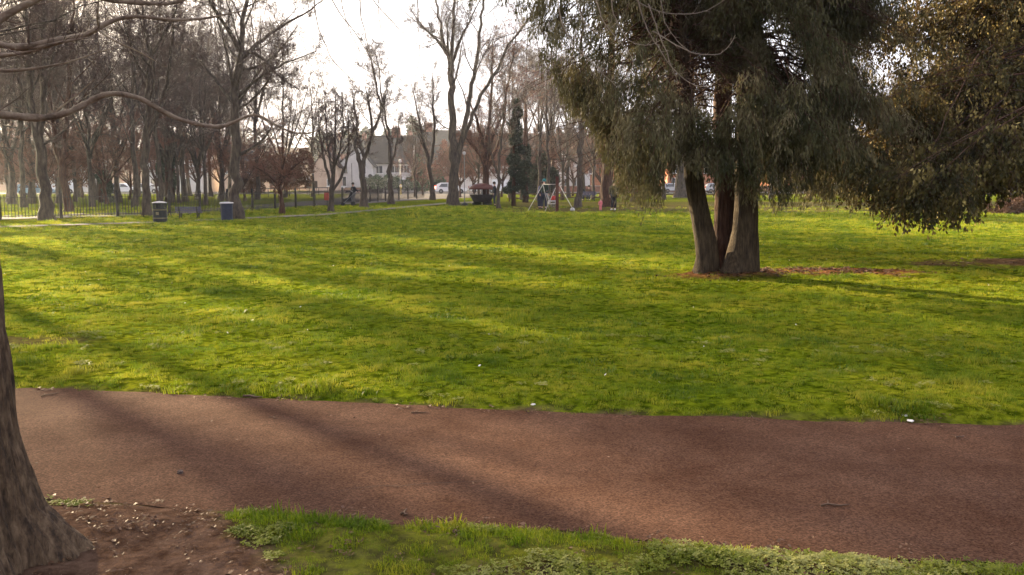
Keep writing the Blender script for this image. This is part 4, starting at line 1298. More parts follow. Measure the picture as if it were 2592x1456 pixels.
def near_tree():
    rng = np.random.default_rng(77)
    root = empty('near_tree', NB, 'thick rough-barked tree trunk cut off by the left edge beside the path', 'tree')
    off = np.array(NB)
    P0 = np.array(nt_pts) - off
    n = 200
    s = np.concatenate([[0], np.cumsum(np.linalg.norm(np.diff(P0, axis=0), axis=1))])
    q = np.linspace(0, s[-1], n)
    P = np.stack([np.interp(q, s, P0[:, c]) for c in range(3)], 1)
    for _ in range(9): P[1:-1] = (P[:-2] + 2 * P[1:-1] + P[2:]) / 4
    R = np.interp(q, s, nt_rad)
    K = 220
    V, F = tubes(P[None], R[None], K)
    ang = np.tile(np.arange(K) * 2 * np.pi / K, n); z = np.repeat(q, K); cen = np.repeat(P, K, axis=0)
    fl = np.exp(-z / 0.28)
    ca, sa = np.cos(ang), np.sin(ang)
    m = 1 + 0.10 * np.sin(ang * 5 + 1) * (0.3 + 3.0 * fl) + 0.05 * (vnoise(ca * 9 + 5, sa * 9 + z * 1.1, 1.6, 3) - .5) - 0.075 * (1 - np.abs(vnoise(ca * 9 + 9 + z * .35, sa * 9 + z * 1.3, 1.5, 6) * 2 - 1)) ** 5 - 0.05 * (1 - np.abs(vnoise(ca * 15 + 3, sa * 15 + z * 2.6, 1.5, 16) * 2 - 1)) ** 4 + 0.02 * (vnoise(ca * 40, sa * 40 + z * 14, 1.0, 26) - .5) + 0.03 * (vnoise(ang * 1.5, z * 2, 1.0, 8) - .5)
    V = cen + (V - cen) * m[:, None]
    link('trunk', mesh_np('trunk', V, F), M['bark_near'], root)
    cr = Geo()
    boughs = [
        # (px, py, depth, radius)
        [(-330, 300, 4.3, .13), (-150, 270, 4.7, .10), (0, 290, 5.2, .058), (60, 297, 5.3, .052), (120, 300, 5.4, .049), (180, 283, 5.4, .045), (225, 258, 5.5, .043), (270, 235, 5.5, .042), (310, 238, 5.5, .040),
         (355, 248, 5.6, .039), (400, 275, 5.6, .037), (440, 298, 5.7, .034), (490, 313, 5.7, .032), (560, 324, 5.8, .029), (600, 306, 5.8, .022), (640, 287, 5.8, .020), (670, 297, 5.8, .018), (710, 325, 5.8, .015),
         (765, 342, 5.9, .012), (805, 333, 5.9, .009), (835, 300, 5.9, .006), (860, 280, 5.9, .004)],
        [(-330, 160, 4.6, .10), (-150, 90, 4.9, .085), (0, 113, 5.4, .055), (60, 124, 5.4, .050), (110, 108, 5.4, .045), (160, 97, 5.5, .040), (220, 92, 5.5, .038), (250, 68, 5.5, .036), (310, 42, 5.6, .032), (370, 42, 5.6, .028),
         (430, 52, 5.7, .024), (520, 48, 5.7, .018), (600, 30, 5.8, .010), (660, 20, 5.8, .005)],
        [(60, 124, 5.4, .030), (100, 120, 5.4, .026), (160, 106, 5.4, .020), (220, 96, 5.45, .012)],
        [(-330, 220, 4.6, .07), (-100, 150, 5.0, .05), (0, 141, 5.6, .028), (80, 133, 5.6, .024), (140, 110, 5.6, .018), (170, 106, 5.6, .010)],
        [(-330, 240, 4.8, .06), (-100, 170, 5.2, .045), (0, 180, 5.8, .026), (60, 178, 5.8, .023), (110, 170, 5.9, .020), (170, 160, 5.9, .016), (230, 138, 6.0, .010), (300, 118, 6.0, .005)],
        [(-330, 180, 4.4, .10), (-100, 100, 4.5, .08), (0, 50, 4.8, .050), (40, 22, 4.8, .045), (90, 2, 4.8, .040), (160, -40, 4.9, .03)],
        [(160, -60, 5.0, .05), (250, -2, 5.2, .035), (330, 6, 5.3, .030), (430, 12, 5.4, .024), (520, -20, 5.5, .015)],
        [(-120, -260, 4.5, .10), (200, -160, 5.0, .08), (600, -140, 5.6, .06), (1000, -110, 6.2, .045), (1400, -120, 6.6, .035), (1800, -90, 7.0, .022), (2000, -110, 7.0, .012)],
        [(120, 300, 5.4, .014), (150, 275, 5.4, .012), (190, 245, 5.5, .010), (240, 200, 5.5, .005)],
        [(640, 287, 5.8, .012), (690, 315, 5.8, .010), (690, 345, 5.8, .008), (650, 370, 5.8, .006), (620, 390, 5.9, .004)],
        [(250, 70, 5.5, .016), (245, 40, 5.4, .012), (250, 0, 5.4, .010), (255, -60, 5.3, .008)],
        [(245, 75, 5.5, .014), (290, 105, 5.5, .012), (350, 130, 5.6, .010), (420, 170, 5.6, .005)],
    ]
    main = []
    for bo in boughs:
        pts = np.array([tuple(at(x, y, Y)) for x, y, Y, r in bo]) - off
        rad = np.array([r for *_, r in bo]) * 0.42
        m_ = len(pts) * 4
        s = np.concatenate([[0], np.cumsum(np.linalg.norm(np.diff(pts, axis=0), axis=1))])
        q = np.linspace(0, s[-1], m_)
        P = np.stack([np.interp(q, s, pts[:, c]) for c in range(3)], 1)
        for _ in range(2): P[1:-1] = (P[:-2] + 2 * P[1:-1] + P[2:]) / 4
        Rr = np.interp(q, s, rad) * (1 + 0.08 * rng.normal(0, 1, m_))
        bm = Geo(); V, F = tubes(P[None], Rr[None], 10); bm.add(V, F)
        link('bough', bm.mesh('bough'), M['bark_bough'], root)
        main.append((P[None], Rr[None]))
    # fine side twigs on the boughs
    for j, (P, Rr) in enumerate(main[:7]):
        S, D, l, r = kids(P, Rr, 14, 0.25, 1.0, 0.9, 0.10, rng, rf=.25, rmin=.003, taper=0.2)
        P1, R1 = grow(S, D, np.clip(l, .12, .55), np.minimum(r, .006), 6, 0.12, 0.10, rng)
        V, F = tubes(P1, R1, 4); cr.add(V, F)
        S, D, l, r = kids(P1, R1, 3, .2, 1, .7, .45, rng, rmin=.0018)
        P2, R2 = grow(S, D, l, np.minimum(r, .003), 5, .12, .1, rng)
        V, F = tubes(P2, R2, 3); cr.add(V, F)
    # long drooping shoots that hang from the bough above the view and turn up at their tips
    sh = []
    for path in [
        [(760, -170), (850, 20), (905, 90), (960, 170), (1000, 215), (1040, 238)],
        [(900, -160), (945, 0), (985, 40), (1030, 80), (1065, 110), (1080, 118)],
        [(820, -160), (870, 50), (905, 130), (930, 190)],
        [(905, -100), (925, 60), (945, 150), (955, 215)],
        [(780, -100), (800, 60), (840, 150), (900, 210), (930, 250)],
        [(950, -120), (960, 50), (968, 105)],
        [(1050, -160), (1062, 60), (1066, 150), (1055, 200)],
        [(1560, -140), (1600, -10), (1690, 30), (1760, 30), (1815, 10), (1845, -20)],
        [(1450, -130), (1465, 20), (1490, 75), (1530, 92), (1560, 70), (1580, 40)],
        [(1530, -150), (1550, 40), (1590, 110), (1650, 120), (1700, 80)],
        [(1640, -150), (1680, 60), (1720, 115), (1740, 125)],
        [(1650, 80), (1720, 120), (1760, 140), (1830, 145), (1862, 110), (1868, 92)],
        [(1600, -40), (1640, 80), (1700, 170), (1740, 215), (1790, 230), (1825, 205)],
        [(1480, -100), (1530, 60), (1600, 140), (1612, 165), (1600, 185), (1580, 200)],
        [(1640, 10), (1670, 100), (1700, 170), (1720, 210)],
        [(1400, -100), (1420, 60), (1470, 130), (1520, 180), (1560, 215)],
    ]:
        Yd = 6.2 + (path[0][0] - 760) / 1100 * 0.8 + rng.uniform(-.15, .15)
        pts = np.array([tuple(at(x, y, Yd)) for x, y in path]) - off
        s = np.concatenate([[0], np.cumsum(np.linalg.norm(np.diff(pts, axis=0), axis=1))])
        q = np.linspace(0, s[-1], 26)
        P = np.stack([np.interp(q, s, pts[:, c]) for c in range(3)], 1)
        for _ in range(3): P[1:-1] = (P[:-2] + 2 * P[1:-1] + P[2:]) / 4
        P[1:] += np.cumsum(rng.normal(0, .0025, (25, 3)), axis=0)
        sh.append(P)
    for P in sh:
        P = P[None]; Rr = np.linspace(.0055, .002, 26)[None]
        sg = Geo(); V, F = tubes(P, Rr, 5); sg.add(V, F)
        S, D, l, r = kids(P, Rr, 14, .2, 1, .9, .07, rng, rmin=.0014, taper=.3)
        P1, R1 = grow(S, D, np.clip(l, .03, .16), np.full(len(l), .0020), 4, .15, .08, rng)
        V, F = tubes(P1, R1, 4); sg.add(V, F)
        link('hanging_shoot', sg.mesh('hanging_shoot'), M['twig_pale'], root)
    link('crown', cr.mesh('crown'), M['twig'], root)


near_tree()


# ------------------------------------------------------------------ evergreens and shrubs
def leafy(name, base, blobs, n, L, W, seed, matl, label, cat, trunk=None, group=None):
    root = empty(name, base, label, cat, group)
    link('crown' if trunk else 'foliage', blob_mesh(blobs, n, L, W, seed, .1), M[matl], root)
    if trunk:
        MB().tube([(0, 0, -.1), (trunk[0] * .3, 0, trunk[1] * .5), (trunk[0], 0, trunk[1])], [trunk[2] * 1.4, trunk[2], trunk[2] * .6], 10).build('trunk', M['bark_red'], root, smooth=True)
    return root


def mpx(Y): return Y / FPX


# small irregular dark conifer by the play area
b = ground(1300, 521); k = mpx(b.y)
leafy('ragged_conifer', b, [((x - 1300) * k, rb.uniform(-.5, .5), (521 - y) * k, rx * k * .78, rx * k * .78, rz * k) for x, y, rx, rz in
      [(1305, 470, 26, 12), (1315, 455, 24, 10), (1305, 435, 22, 12), (1330, 420, 18, 10), (1300, 405, 20, 12), (1312, 380, 20, 12), (1305, 355, 18, 14), (1310, 330, 16, 14), (1300, 310, 20, 14), (1310, 290, 14, 12), (1305, 270, 9, 12), (1285, 480, 14, 8)]],
      16000, .20, .07, 61, 'ivy', 'ragged narrow dark conifer beside the red canopy', 'conifer', trunk=(0, 4.5, .13))
b = ground(1330, 512); k = mpx(b.y)
leafy('ivy_clad_tree', b, [((x - 1330) * k, 0, (512 - y) * k, rx * k, rx * k, rz * k) for x, y, rx, rz in [(1330, 480, 9, 30), (1331, 430, 9, 30), (1334, 390, 8, 26)]],
      6000, .18, .09, 62, 'ivy', 'ivy-clad tree trunk just right of the ragged conifer', 'tree', trunk=(0, 8, .2))
b = ground(1380, 504); k = mpx(b.y)
leafy('holly_bush', b, [((x - 1380) * k, 0, (504 - y) * k, rx * k, rx * k, rz * k) for x, y, rx, rz in [(1362, 445, 22, 34), (1390, 455, 24, 30), (1372, 410, 14, 24), (1350, 470, 14, 22)]],
      12000, .25, .12, 63, 'ivy', 'dark rounded evergreen behind the people at the swings', 'bush', trunk=(0, 4, .15))
b = ground(432, 511); k = mpx(b.y)
leafy('ivy_clad_tree', b, [((x - 432) * k, 0, (511 - y) * k, rx * k, rx * k, rz * k) for x, y, rx, rz in [(437, 450, 11, 40), (438, 400, 12, 34), (412, 420, 10, 40)]],
      7000, .2, .1, 64, 'ivy', 'pair of ivy-clad trunks to the right above the black bin', 'tree', trunk=(0, 9, .3))
b = ground(262, 512); k = mpx(b.y)
leafy('dark_shrub', b, [((x - 262) * k, 0, (512 - y) * k, rx * k, rx * k, rz * k) for x, y, rx, rz in [(265, 450, 16, 16), (272, 475, 12, 24), (285, 510, 20, 10)]],
      5000, .2, .1, 65, 'ivy', 'dark ivy-covered stump among the red twigs left of the black bin', 'shrub', trunk=(0, 3, .3))
# hedge and conifers in front of the white house
b = Vector(((1000 - CX) * mpx(140.2), 140.2, 0)); k = mpx(b.y)
leafy('garden_hedge', b, [((x - 1000) * k, 0, (486 - y) * k, rx * k, 1.0, rz * k) for x, y, rx, rz in [(935, 466, 14, 17), (955, 462, 18, 19), (985, 460, 18, 17), (1010, 462, 18, 17), (1035, 464, 18, 16), (1060, 466, 18, 15), (1080, 468, 14, 14)]],
      9000, .28, .16, 66, 'hedge', 'dark green garden hedge in front of the white house', 'hedge')
b = Vector(((1057 - CX) * mpx(141.5), 141.5, 0)); k = mpx(b.y)
leafy('garden_conifer', b, [((x - 1057) * k, 2.5, (486 - y) * k, rx * k, rx * k, rz * k) for x, y, rx, rz in [(1057, 455, 19, 22), (1057, 430, 17, 20), (1056, 410, 12, 16), (1055, 396, 7, 10)]],
      7000, .3, .16, 67, 'hedge', 'cone-shaped garden evergreen rising behind the hedge by the white house', 'conifer', trunk=(0, 4, .15))
b = Vector(((1108 - CX) * mpx(140.5), 140.5, 0)); k = mpx(b.y)
leafy('garden_bush', b, [((x - 1108) * k, 0, (486 - y) * k, rx * k, rx * k, rz * k) for x, y, rx, rz in [(1108, 450, 15, 22), (1118, 465, 13, 16), (1098, 462, 12, 20)]],
      5000, .3, .18, 68, 'hedge', 'rounded garden evergreen just left of the tallest bare tree', 'bush', trunk=(0, 3, .1))
b = ground(690, 502); k = mpx(b.y)
leafy('beech_hedge', b, [((x - 690) * k, 0, (502 - y) * k, rx * k, 1.2, rz * k) for x, y, rx, rz in [(640, 445, 25, 35), (665, 425, 28, 40), (700, 430, 30, 42), (740, 435, 30, 45), (775, 425, 22, 50), (620, 470, 20, 20), (650, 475, 20, 18)]],
      15000, .22, .12, 69, 'hedge_brown', 'rust-brown beech hedge behind the small round-headed tree', 'hedge')
b = ground(60, 500); k = mpx(b.y)
leafy('beech_hedge', b, [((x - 60) * k, 0, (500 - y) * k, rx * k, 1.2, rz * k) for x, y, rx, rz in [(-60, 430, 50, 50), (20, 420, 40, 45), (80, 425, 40, 45), (150, 430, 40, 40), (210, 430, 36, 40)]],
      14000, .28, .14, 70, 'hedge_brown', 'tall rust-brown hedge behind the trees at the far left', 'hedge')
b = Vector(((1130 - CX) * mpx(142.), 142., 0)); k = mpx(b.y)
leafy('beech_hedge', b, [((x - 1130) * k, 4, (488 - y) * k, rx * k, 1.5, rz * k) for x, y, rx, rz in [(1122, 425, 14, 24), (1135, 400, 16, 26), (1175, 420, 25, 30), (1205, 415, 25, 34)]],
      10000, .30, .16, 71, 'hedge_brown', 'rust-brown shrubs behind the moving white car', 'hedge')
b = ground(2545, 540); k = mpx(b.y)
leafy('bramble_mound', b, [((x - 2545) * k, 0, (540 - y) * k, rx * k, 1.0, rz * k) for x, y, rx, rz in [(2530, 525, 30, 16), (2560, 520, 34, 20), (2600, 518, 40, 24)]],
      7000, .16, .05, 72, 'hedge_brown', 'low brown bramble mound beyond the lawn at the far right', 'bush')

# distant skyline: lumps of evergreen among the roofs on the hill
G_SKY = 'evergreens on the skyline'
for i, (px, py, w, h, lab) in enumerate([
    (1045, 318, 20, 26, 'pointed dark evergreen on the skyline left of the big chimney'),
    (985, 345, 24, 22, 'rounded dark evergreen on the skyline above the white house roof'),
    (930, 345, 22, 24, 'rounded dark evergreen on the skyline behind the twin-forked tree'),
    (880, 350, 26, 20, 'rounded dark evergreen on the skyline left of the white house'),
    (1440, 350, 24, 18, 'rounded dark evergreen on the skyline behind the swings'),
    (820, 350, 30, 18, 'rounded dark evergreen on the skyline behind the red box tree')]):
    Y = 235.0; g = at(px, py, Y); zb = float(hill_h(np.array([g.x]), np.array([Y]))[0]); k = mpx(Y)
    H = (g.z - zb) + h * k * .8
    leafy('skyline_evergreen', Vector((g.x, Y, zb)), [(0, 0, H * .35, w * k, w * k, H * .38), (w * k * .3, 0, H * .6, w * k * .8, w * k * .8, H * .35), (-w * k * .2, 0, H * .78, w * k * .5, w * k * .5, H * .24)],
          4500, .7, .4, 80 + i, 'ivy', lab, 'tree', trunk=(0, H * .4, .3), group=G_SKY)
# wooded hillside: reads as one mass
rw = np.random.default_rng(9)
bl = []
for i in range(110):
    x = rw.uniform(-170, 190); y = rw.uniform(195, 330)
    z = float(hill_h(np.array([x]), np.array([y]))[0])
    s = rw.uniform(2.5, 5)
    bl.append((x, y, z + s * .6, s * 1.3, s, s * .85))
tag(link('hillside_woods', blob_mesh(bl, 26000, 1.6, .7, 91), M['twig']), kind='stuff')


# ------------------------------------------------------------------ houses
def window(parent, x, z, w, h, y=-0.02, bars=(1, 1), frame='frame_white'):
    fr = MB(); t = 0.07
    fr.box(x - w / 2, x + w / 2, y - .04, y + .05, z, z + t).box(x - w / 2, x + w / 2, y - .04, y + .05, z + h - t, z + h)
    fr.box(x - w / 2, x - w / 2 + t, y - .04, y + .05, z + t, z + h - t).box(x + w / 2 - t, x + w / 2, y - .04, y + .05, z + t, z + h - t)
    for i in range(bars[0]):
        xx = x - w / 2 + w * (i + 1) / (bars[0] + 1)
        fr.box(xx - .03, xx + .03, y - .035, y + .045, z + t, z + h - t)
    f = fr.build('window', M[frame], parent)
    MB().box(x - w / 2 + t, x + w / 2 - t, y - .01, y + .02, z + t, z + h - t).build('pane', M['glass'], f)
    MB().box(x - w / 2 - .08, x + w / 2 + .08, y - .12, y + .04, z - .09, z - .003).build('sill', M[frame], f)
    return f


def house(name, loc, w, d, eave, ridge, wall, roof, label, wins=(), axis='x', chim=(), rz=0.0, group=None, door=None, gable_front=None, cat='house'):
    """local: front wall on y=0 facing -y, x from 0 to w. axis = ridge direction"""
    root = empty(name, loc, label, cat, group, rz)
    wl = MB()
    if axis == 'x':
        wl.prism([(0, 0), (d, 0), (d, eave), (d / 2, ridge - .15), (0, eave)], 0, w)
        wl.v = [(y, x, z) for x, y, z in wl.v]
    else:
        wl.prism([(0, 0), (w, 0), (w, eave), (w / 2, ridge - .15), (0, eave)], 0, d)
    wl.build('wall', M[wall], root)
    rf = MB(); o = 0.35; t = .16
    if axis == 'x':
        sl = (ridge - eave) / (d / 2)
        pr = [(-o, eave - sl * o), (d / 2, ridge), (d + o, eave - sl * o), (d + o, eave - sl * o + t), (d / 2, ridge + t), (-o, eave - sl * o + t)]
        rf.prism(pr, -.25, w + .25); rf.v = [(y, x, z) for x, y, z in rf.v]
    else:
        sl = (ridge - eave) / (w / 2)
        pr = [(-o, eave - sl * o), (w / 2, ridge), (w + o, eave - sl * o), (w + o, eave - sl * o + t), (w / 2, ridge + t), (-o, eave - sl * o + t)]
        rf.prism(pr, -.25, d + .25)
    r = rf.build('roof', M[roof], root)
    for (cx, cy, cw, ch) in chim:
        c = MB(); c.box(cx - cw / 2, cx + cw / 2, cy - .35, cy + .35, ridge - 1.0, ridge + ch)
        c.box(cx - cw / 2 - .08, cx + cw / 2 + .08, cy - .43, cy + .43, ridge + ch, ridge + ch + .14)
        k = c.build('chimney', M['garden_wall'], r)
        pm = MB()
        for i in range(max(1, int(cw / .45))):
            pm.lathe([(.13, 0), (.11, .35), (.13, .38)], 8, (cx - cw / 2 + .22 + i * .42, cy, ridge + ch + .14))
        pm.build('chimney_pots', M['garden_wall'], r)
    for q in wins: window(root, *q)
    if door:
        x, dw, dh = door
        dd = MB().box(x - dw / 2, x + dw / 2, -.06, .02, 0.05, dh).build('door', M['frame_dark'], root)
        MB().box(x + dw / 2 - .18, x + dw / 2 - .12, -.10, -.06, 1.0, 1.12).build('handle', M['grey_metal'], dd)
    return root


YH = 146.0
k = mpx(YH)
p = at(932, 485, YH)
h1 = house('white_house', Vector((p.x, YH, 0)), (1040 - 932) * k, 8.5, 4.9, 9.2, 'white_wall', 'roof', 'white rendered house with a broad dark roof and a front gable beyond the drive',
           wins=[((960 - 932) * k, 3.0, 1.3, 1.3), ((1005 - 932) * k, 3.1, 2.2, 1.2, -.02, (2, 1)), ((1005 - 932) * k, .9, 2.4, 1.4, -.02, (2, 1)), ((1030 - 932) * k, 3.1, 1.0, 1.2)],
           chim=[(4.2, 4.2, 1.4, 1.2)], door=((962 - 932) * k, 1.0, 2.1))
# its gabled wing stands forward
wx0, wx1 = (864 - 932) * k, (954 - 932) * k
wg = MB(); w_ = wx1 - wx0
wg.prism([(wx0, 0), (wx1, 0), (wx1, 4.3), ((wx0 + wx1) / 2 + .6, 7.0), (wx0, 4.0)], -4.0, -.004)
wing = wg.build('wing', M['white_wall'], h1)
wr = MB()
c = (wx0 + wx1) / 2 + .6
wr.prism([(wx0 - .3, 3.75), (c, 7.15), (wx1 + .3, 3.95), (wx1 + .3, 4.12), (c, 7.32), (wx0 - .3, 3.92)], -4.3, 1.5)
wr.build('wing_roof', M['roof'], h1)
window(h1, (880 - 932) * k, .95, 1.25, 1.6, -4.02, (1, 1))
window(h1, (880 - 932) * k, 3.1, 1.5, 1.0, -4.02, (1, 1), 'frame_dark')
window(h1, (934 - 932) * k, 2.9, .5, 1.1, -4.02, (0, 0))
window(h1, (934 - 932) * k, 1.0, .8, .9, -4.02, (0, 0))
MB().tube([((903 - 932) * k, -4.06, 0), ((903 - 932) * k, -4.06, 4.6)], .05, 6).build('drainpipe', M['iron'], h1)
MB().lathe([(.02, 0), (.3, .08), (.33, .12), (.3, .13)], 14).build('satellite_dish', M['iron'], h1, loc=((948 - 932) * k, -4.12, 2.6), rot=(math.radians(100), 0, 0))
# low garden wall in front
gw = empty('garden_wall', Vector(((860 - CX) * mpx(141), 141, 0)), 'low dark brick garden wall in front of the white house', 'wall')
MB().box(0, 5.4, 0, .22, 0, .75).build('brickwork', M['garden_wall'], gw)
MB().box(-.05, 5.45, -.04, .26, .753, .83).build('coping', M['kerb'], gw)

p = at(796, 480, 138)
house('peach_house', Vector((p.x, 138, 0)), 3.6, 7, 4.2, 6.6, 'pink_wall', 'roof_red', 'peach rendered gable end seen through the twigs left of the white house', axis='y', wins=[(2.4, 1.0, .9, 1.1)], chim=[(1.8, 3, .8, .9)])
p = at(1402, 480, 140); k = mpx(140)
h2 = house('white_gabled_house', Vector((p.x, 140, 0)), 2.7, 8, 4.9, 6.6, 'white_wall', 'roof_red', 'left white gable of the pair behind the swings, with an orange brick corner', axis='y', wins=[(1.6, 3.0, .8, 1.0), (1.6, 1.0, 1.0, 1.2)])
MB().box(-.12, .22, -.1, .1, 0, 4.6).build('brick_corner', M['brick'], h2)
house('white_gabled_house', Vector((p.x + 2.75, 139.5, 0)), 2.9, 8, 4.9, 7.0, 'white_wall', 'roof_red', 'right white gable of the pair, with a tall sash window above the play area', axis='y', wins=[(1.0, 3.1, .7, 1.2), (.75, .9, .9, 1.4, -.02, (1, 1))], chim=[(2.2, 4, .9, 1.0)])
p = at(1476, 480, 139)
h3 = house('brick_house', Vector((p.x, 139.2, 0)), 5.6, 8, 4.6, 7.4, 'brick', 'roof_red', 'orange brick house with a white porch bay right of the white gables', wins=[(1.4, 2.9, 1.2, 1.2), (3.8, 2.9, 1.2, 1.2), (3.9, .9, 1.4, 1.3)], chim=[(1.0, 4, 1.0, 1.0)])
MB().box(-.1, 1.0, -.9, -.01, 0, 3.0).build('porch', M['white_wall'], h3)
p = at(1690, 480, 139)
house('brick_house', Vector((p.x, 139, 0)), 7.5, 8, 4.8, 7.8, 'brick', 'roof_red', 'orange brick house glimpsed between the trunks of the three-stemmed conifer', wins=[(1.2, 3.0, 1.2, 1.2), (3.8, 3.0, 1.2, 1.2), (6.2, 3.0, 1.2, 1.2), (1.4, .9, 1.6, 1.4)], door=(4, 1, 2.1), chim=[(6.5, 4, 1.2, 1.1)])
p = at(1945, 480, 141)
house('brick_house', Vector((p.x, 141, 0)), 8.5, 8, 4.8, 7.9, 'brick', 'roof', 'brick house glimpsed through the boughs right of the conifer trunks', wins=[(1.4, 3.0, 1.2, 1.2), (4.2, 3.0, 1.2, 1.2), (7.0, 3.0, 1.2, 1.2), (1.8, .9, 1.8, 1.4), (6.6, .9, 1.8, 1.4)], door=(4.2, 1, 2.1), chim=[(1, 4, 1.2, 1.1)])
p = at(2360, 480, 141)
house('peach_house', Vector((p.x, 141, 0)), 9, 8, 4.8, 7.9, 'pink_wall', 'roof_red', 'peach house glimpsed through the golden conifer at the far right', wins=[(1.4, 3.0, 1.2, 1.2), (4.4, 3.0, 1.2, 1.2), (7.4, 3.0, 1.2, 1.2)], door=(4.4, 1, 2.1), chim=[(8, 4, 1.2, 1.1)])
p = at(372, 480, 143)
house('white_house', Vector((p.x, 143, 0)), 9.0, 8, 5.4, 8.8, 'white_wall', 'roof', 'white house glimpsed between the trunks above the black bin', wins=[(1.2, 3.4, 1.2, 1.2), (3.4, 3.4, 1.2, 1.2), (6.4, 3.4, 1.2, 1.2), (1.4, .9, 1.6, 1.3), (6.2, .9, 1.6, 1.3)], door=(4.2, 1, 2.1), chim=[(.9, 4, 1.2, 1.1)])
p = at(555, 480, 145)
house('peach_house', Vector((p.x, 145, 0)), 6.0, 8, 4.8, 7.8, 'pink_wall', 'roof', 'peach house glimpsed between the trunks left of the strong tree', wins=[(1.4, 3.0, 1.2, 1.2), (4.4, 3.0, 1.2, 1.2)], door=(3, 1, 2.1))
p = at(1322, 480, 150)
house('white_house', Vector((p.x, 150, 0)), 4.5, 7, 4.6, 7.0, 'white_wall', 'roof', 'small white house glimpsed behind the ragged conifer', wins=[(1.2, 2.8, 1.0, 1.1), (3.2, 2.8, 1.0, 1.1)])
p = at(110, 480, 142)
house('white_house', Vector((p.x, 142, 0)), 7.5, 7, 4.6, 7.2, 'white_wall', 'roof', 'white house behind the hedge at the far left', wins=[(1.2, 2.8, 1.0, 1.1), (3.7, 2.8, 1.0, 1.1), (6.2, 2.8, 1.0, 1.1)])
# roofs on the hill
G_HILL = 'houses up the hill'
for i, (x0, x1, yr, Y, nm, lab) in enumerate([
    (1070, 1190, 331, 205, 'roof', 'long dark terrace with a stout chimney on the hill left of the tallest tree'),
    (1195, 1330, 338, 212, 'roof', 'dark terrace on the hill behind the broad red-twigged tree'),
    (1335, 1440, 339, 208, 'roof_red', 'red-brown terrace on the hill above the swings'),
    (1450, 1580, 342, 210, 'roof_red', 'red-brown terrace on the hill above the brick house'),
    (960, 1065, 346, 215, 'roof', 'dark terrace on the hill above the white house'),
    (840, 950, 352, 212, 'roof', 'dark terrace on the hill left of the white house roof'),
    (1050, 1150, 372, 178, 'roof', 'lower dark roof just left of the tallest tree'),
    (1165, 1290, 375, 180, 'roof_red', 'lower brown roof behind the red canopy'),
    (1300, 1400, 378, 176, 'roof_red', 'lower brown roof left of the white gables'),
    (1480, 1600, 372, 178, 'roof_red', 'lower brown roof above the brick porch house')]):
    p = at(x0, yr, Y); q = at(x1, yr, Y); z0 = float(hill_h(np.array([p.x]), np.array([Y]))[0]) - 1.0
    W = q.x - p.x; H = p.z - z0
    ch = [(W * .12, 4, 1.8, 1.6)] if i == 0 else ([(W * .2, 4, 1.0, 1.0), (W * .75, 4, 1.0, 1.0)])
    house('hill_house', Vector((p.x, Y - 4, z0)), W, 8.5, H - 3.3, H, 'white_wall' if i in (7, 8) else 'garden_wall', nm, lab, wins=[(W * f, H - 5.2, 1.2, 1.2) for f in (.2, .45, .7, .9)], chim=ch, group=G_HILL)


# ------------------------------------------------------------------ railings
def railings():
    pts = [ground(x, y) for x, y in [(-420, 570), (0, 556), (430, 545), (840, 521), (1010, 506), (1075, 502)]]
    root = empty('iron_railings', pts[0], 'long black iron railings between the lawn and the park drive', 'railings')
    o = pts[0]
    bar = MB().box(-.012, .012, -.012, .012, .08, 1.05)
    bar.add([(-.012, -.012, 1.05), (.012, -.012, 1.05), (.012, .012, 1.05), (-.012, .012, 1.05), (0, 0, 1.14)], [(0, 1, 4), (1, 2, 4), (2, 3, 4), (3, 0, 4)])
    bm_ = bar.mesh('bar'); bm_.materials.append(M['iron'])
    post = MB().box(-.055, .055, -.055, .055, -.1, 1.18); post.lathe([(.05, 1.18), (.065, 1.23), (.05, 1.28), (.01, 1.31)], 8)
    pm = post.mesh('post'); pm.materials.append(M['iron'])
    bars = []
    for a, b in zip(pts[:-1], pts[1:]):
        L = (b - a).length; d = (b - a) / L; rz = math.atan2(d.y, d.x)
        n = max(1, round(L / 2.75))
        for i in range(n):
            link('post', pm, None, root, loc=a + d * (L * i / n) - o, rot=(0, 0, rz))
        m = int(L / .14)
        for i in range(m):
            bars.append((a + d * (L * (i + .5) / m) - o, rz))
        for z in (.14, .98):
            mb = MB().box(0, L, -.02, .02, z - .012, z + .012)
            mb.build('rail', M['iron'], root, loc=a - o + Vector((0, 0, 0)), rot=(0, 0, rz))
    vis = [q for q in bars if (q[0] + o).x > -0.62 * (q[0] + o).y]
    rest = [q for q in bars if q not in vis]
    far = vis[300:]; vis = vis[:300]
    for loc, rz in vis: link('bar', bm_, None, root, loc=loc, rot=(0, 0, rz))
    mb = MB()
    for loc, rz in rest + far:
        mb.box(loc.x - .009, loc.x + .009, loc.y - .009, loc.y + .009, .08, 1.12)
    x = mb.build('far_bars', M['iron'], root); x['kind'] = 'stuff'


railings()


def rail_fence(name, pts, h, label, matl='wood', rails=(.35, .6), step=2.2, pr=.05):
    root = empty(name, pts[0], label, 'fence')
    o = pts[0]
    for a, b in zip(pts[:-1], pts[1:]):
        L = (b - a).length; d = (b - a) / L; rz = math.atan2(d.y, d.x); n = max(1, round(L / step))
        for i in range(n + 1):
            MB().box(-pr, pr, -pr, pr, -.1, h).build('post', M[matl], root, loc=a + d * (L * i / n) - o, rot=(0, 0, rz))
        for z in rails:
            MB().box(0, L, -.035, .035, z - .05, z + .05).build('rail', M[matl], root, loc=a - o, rot=(0, 0, rz))
    return root


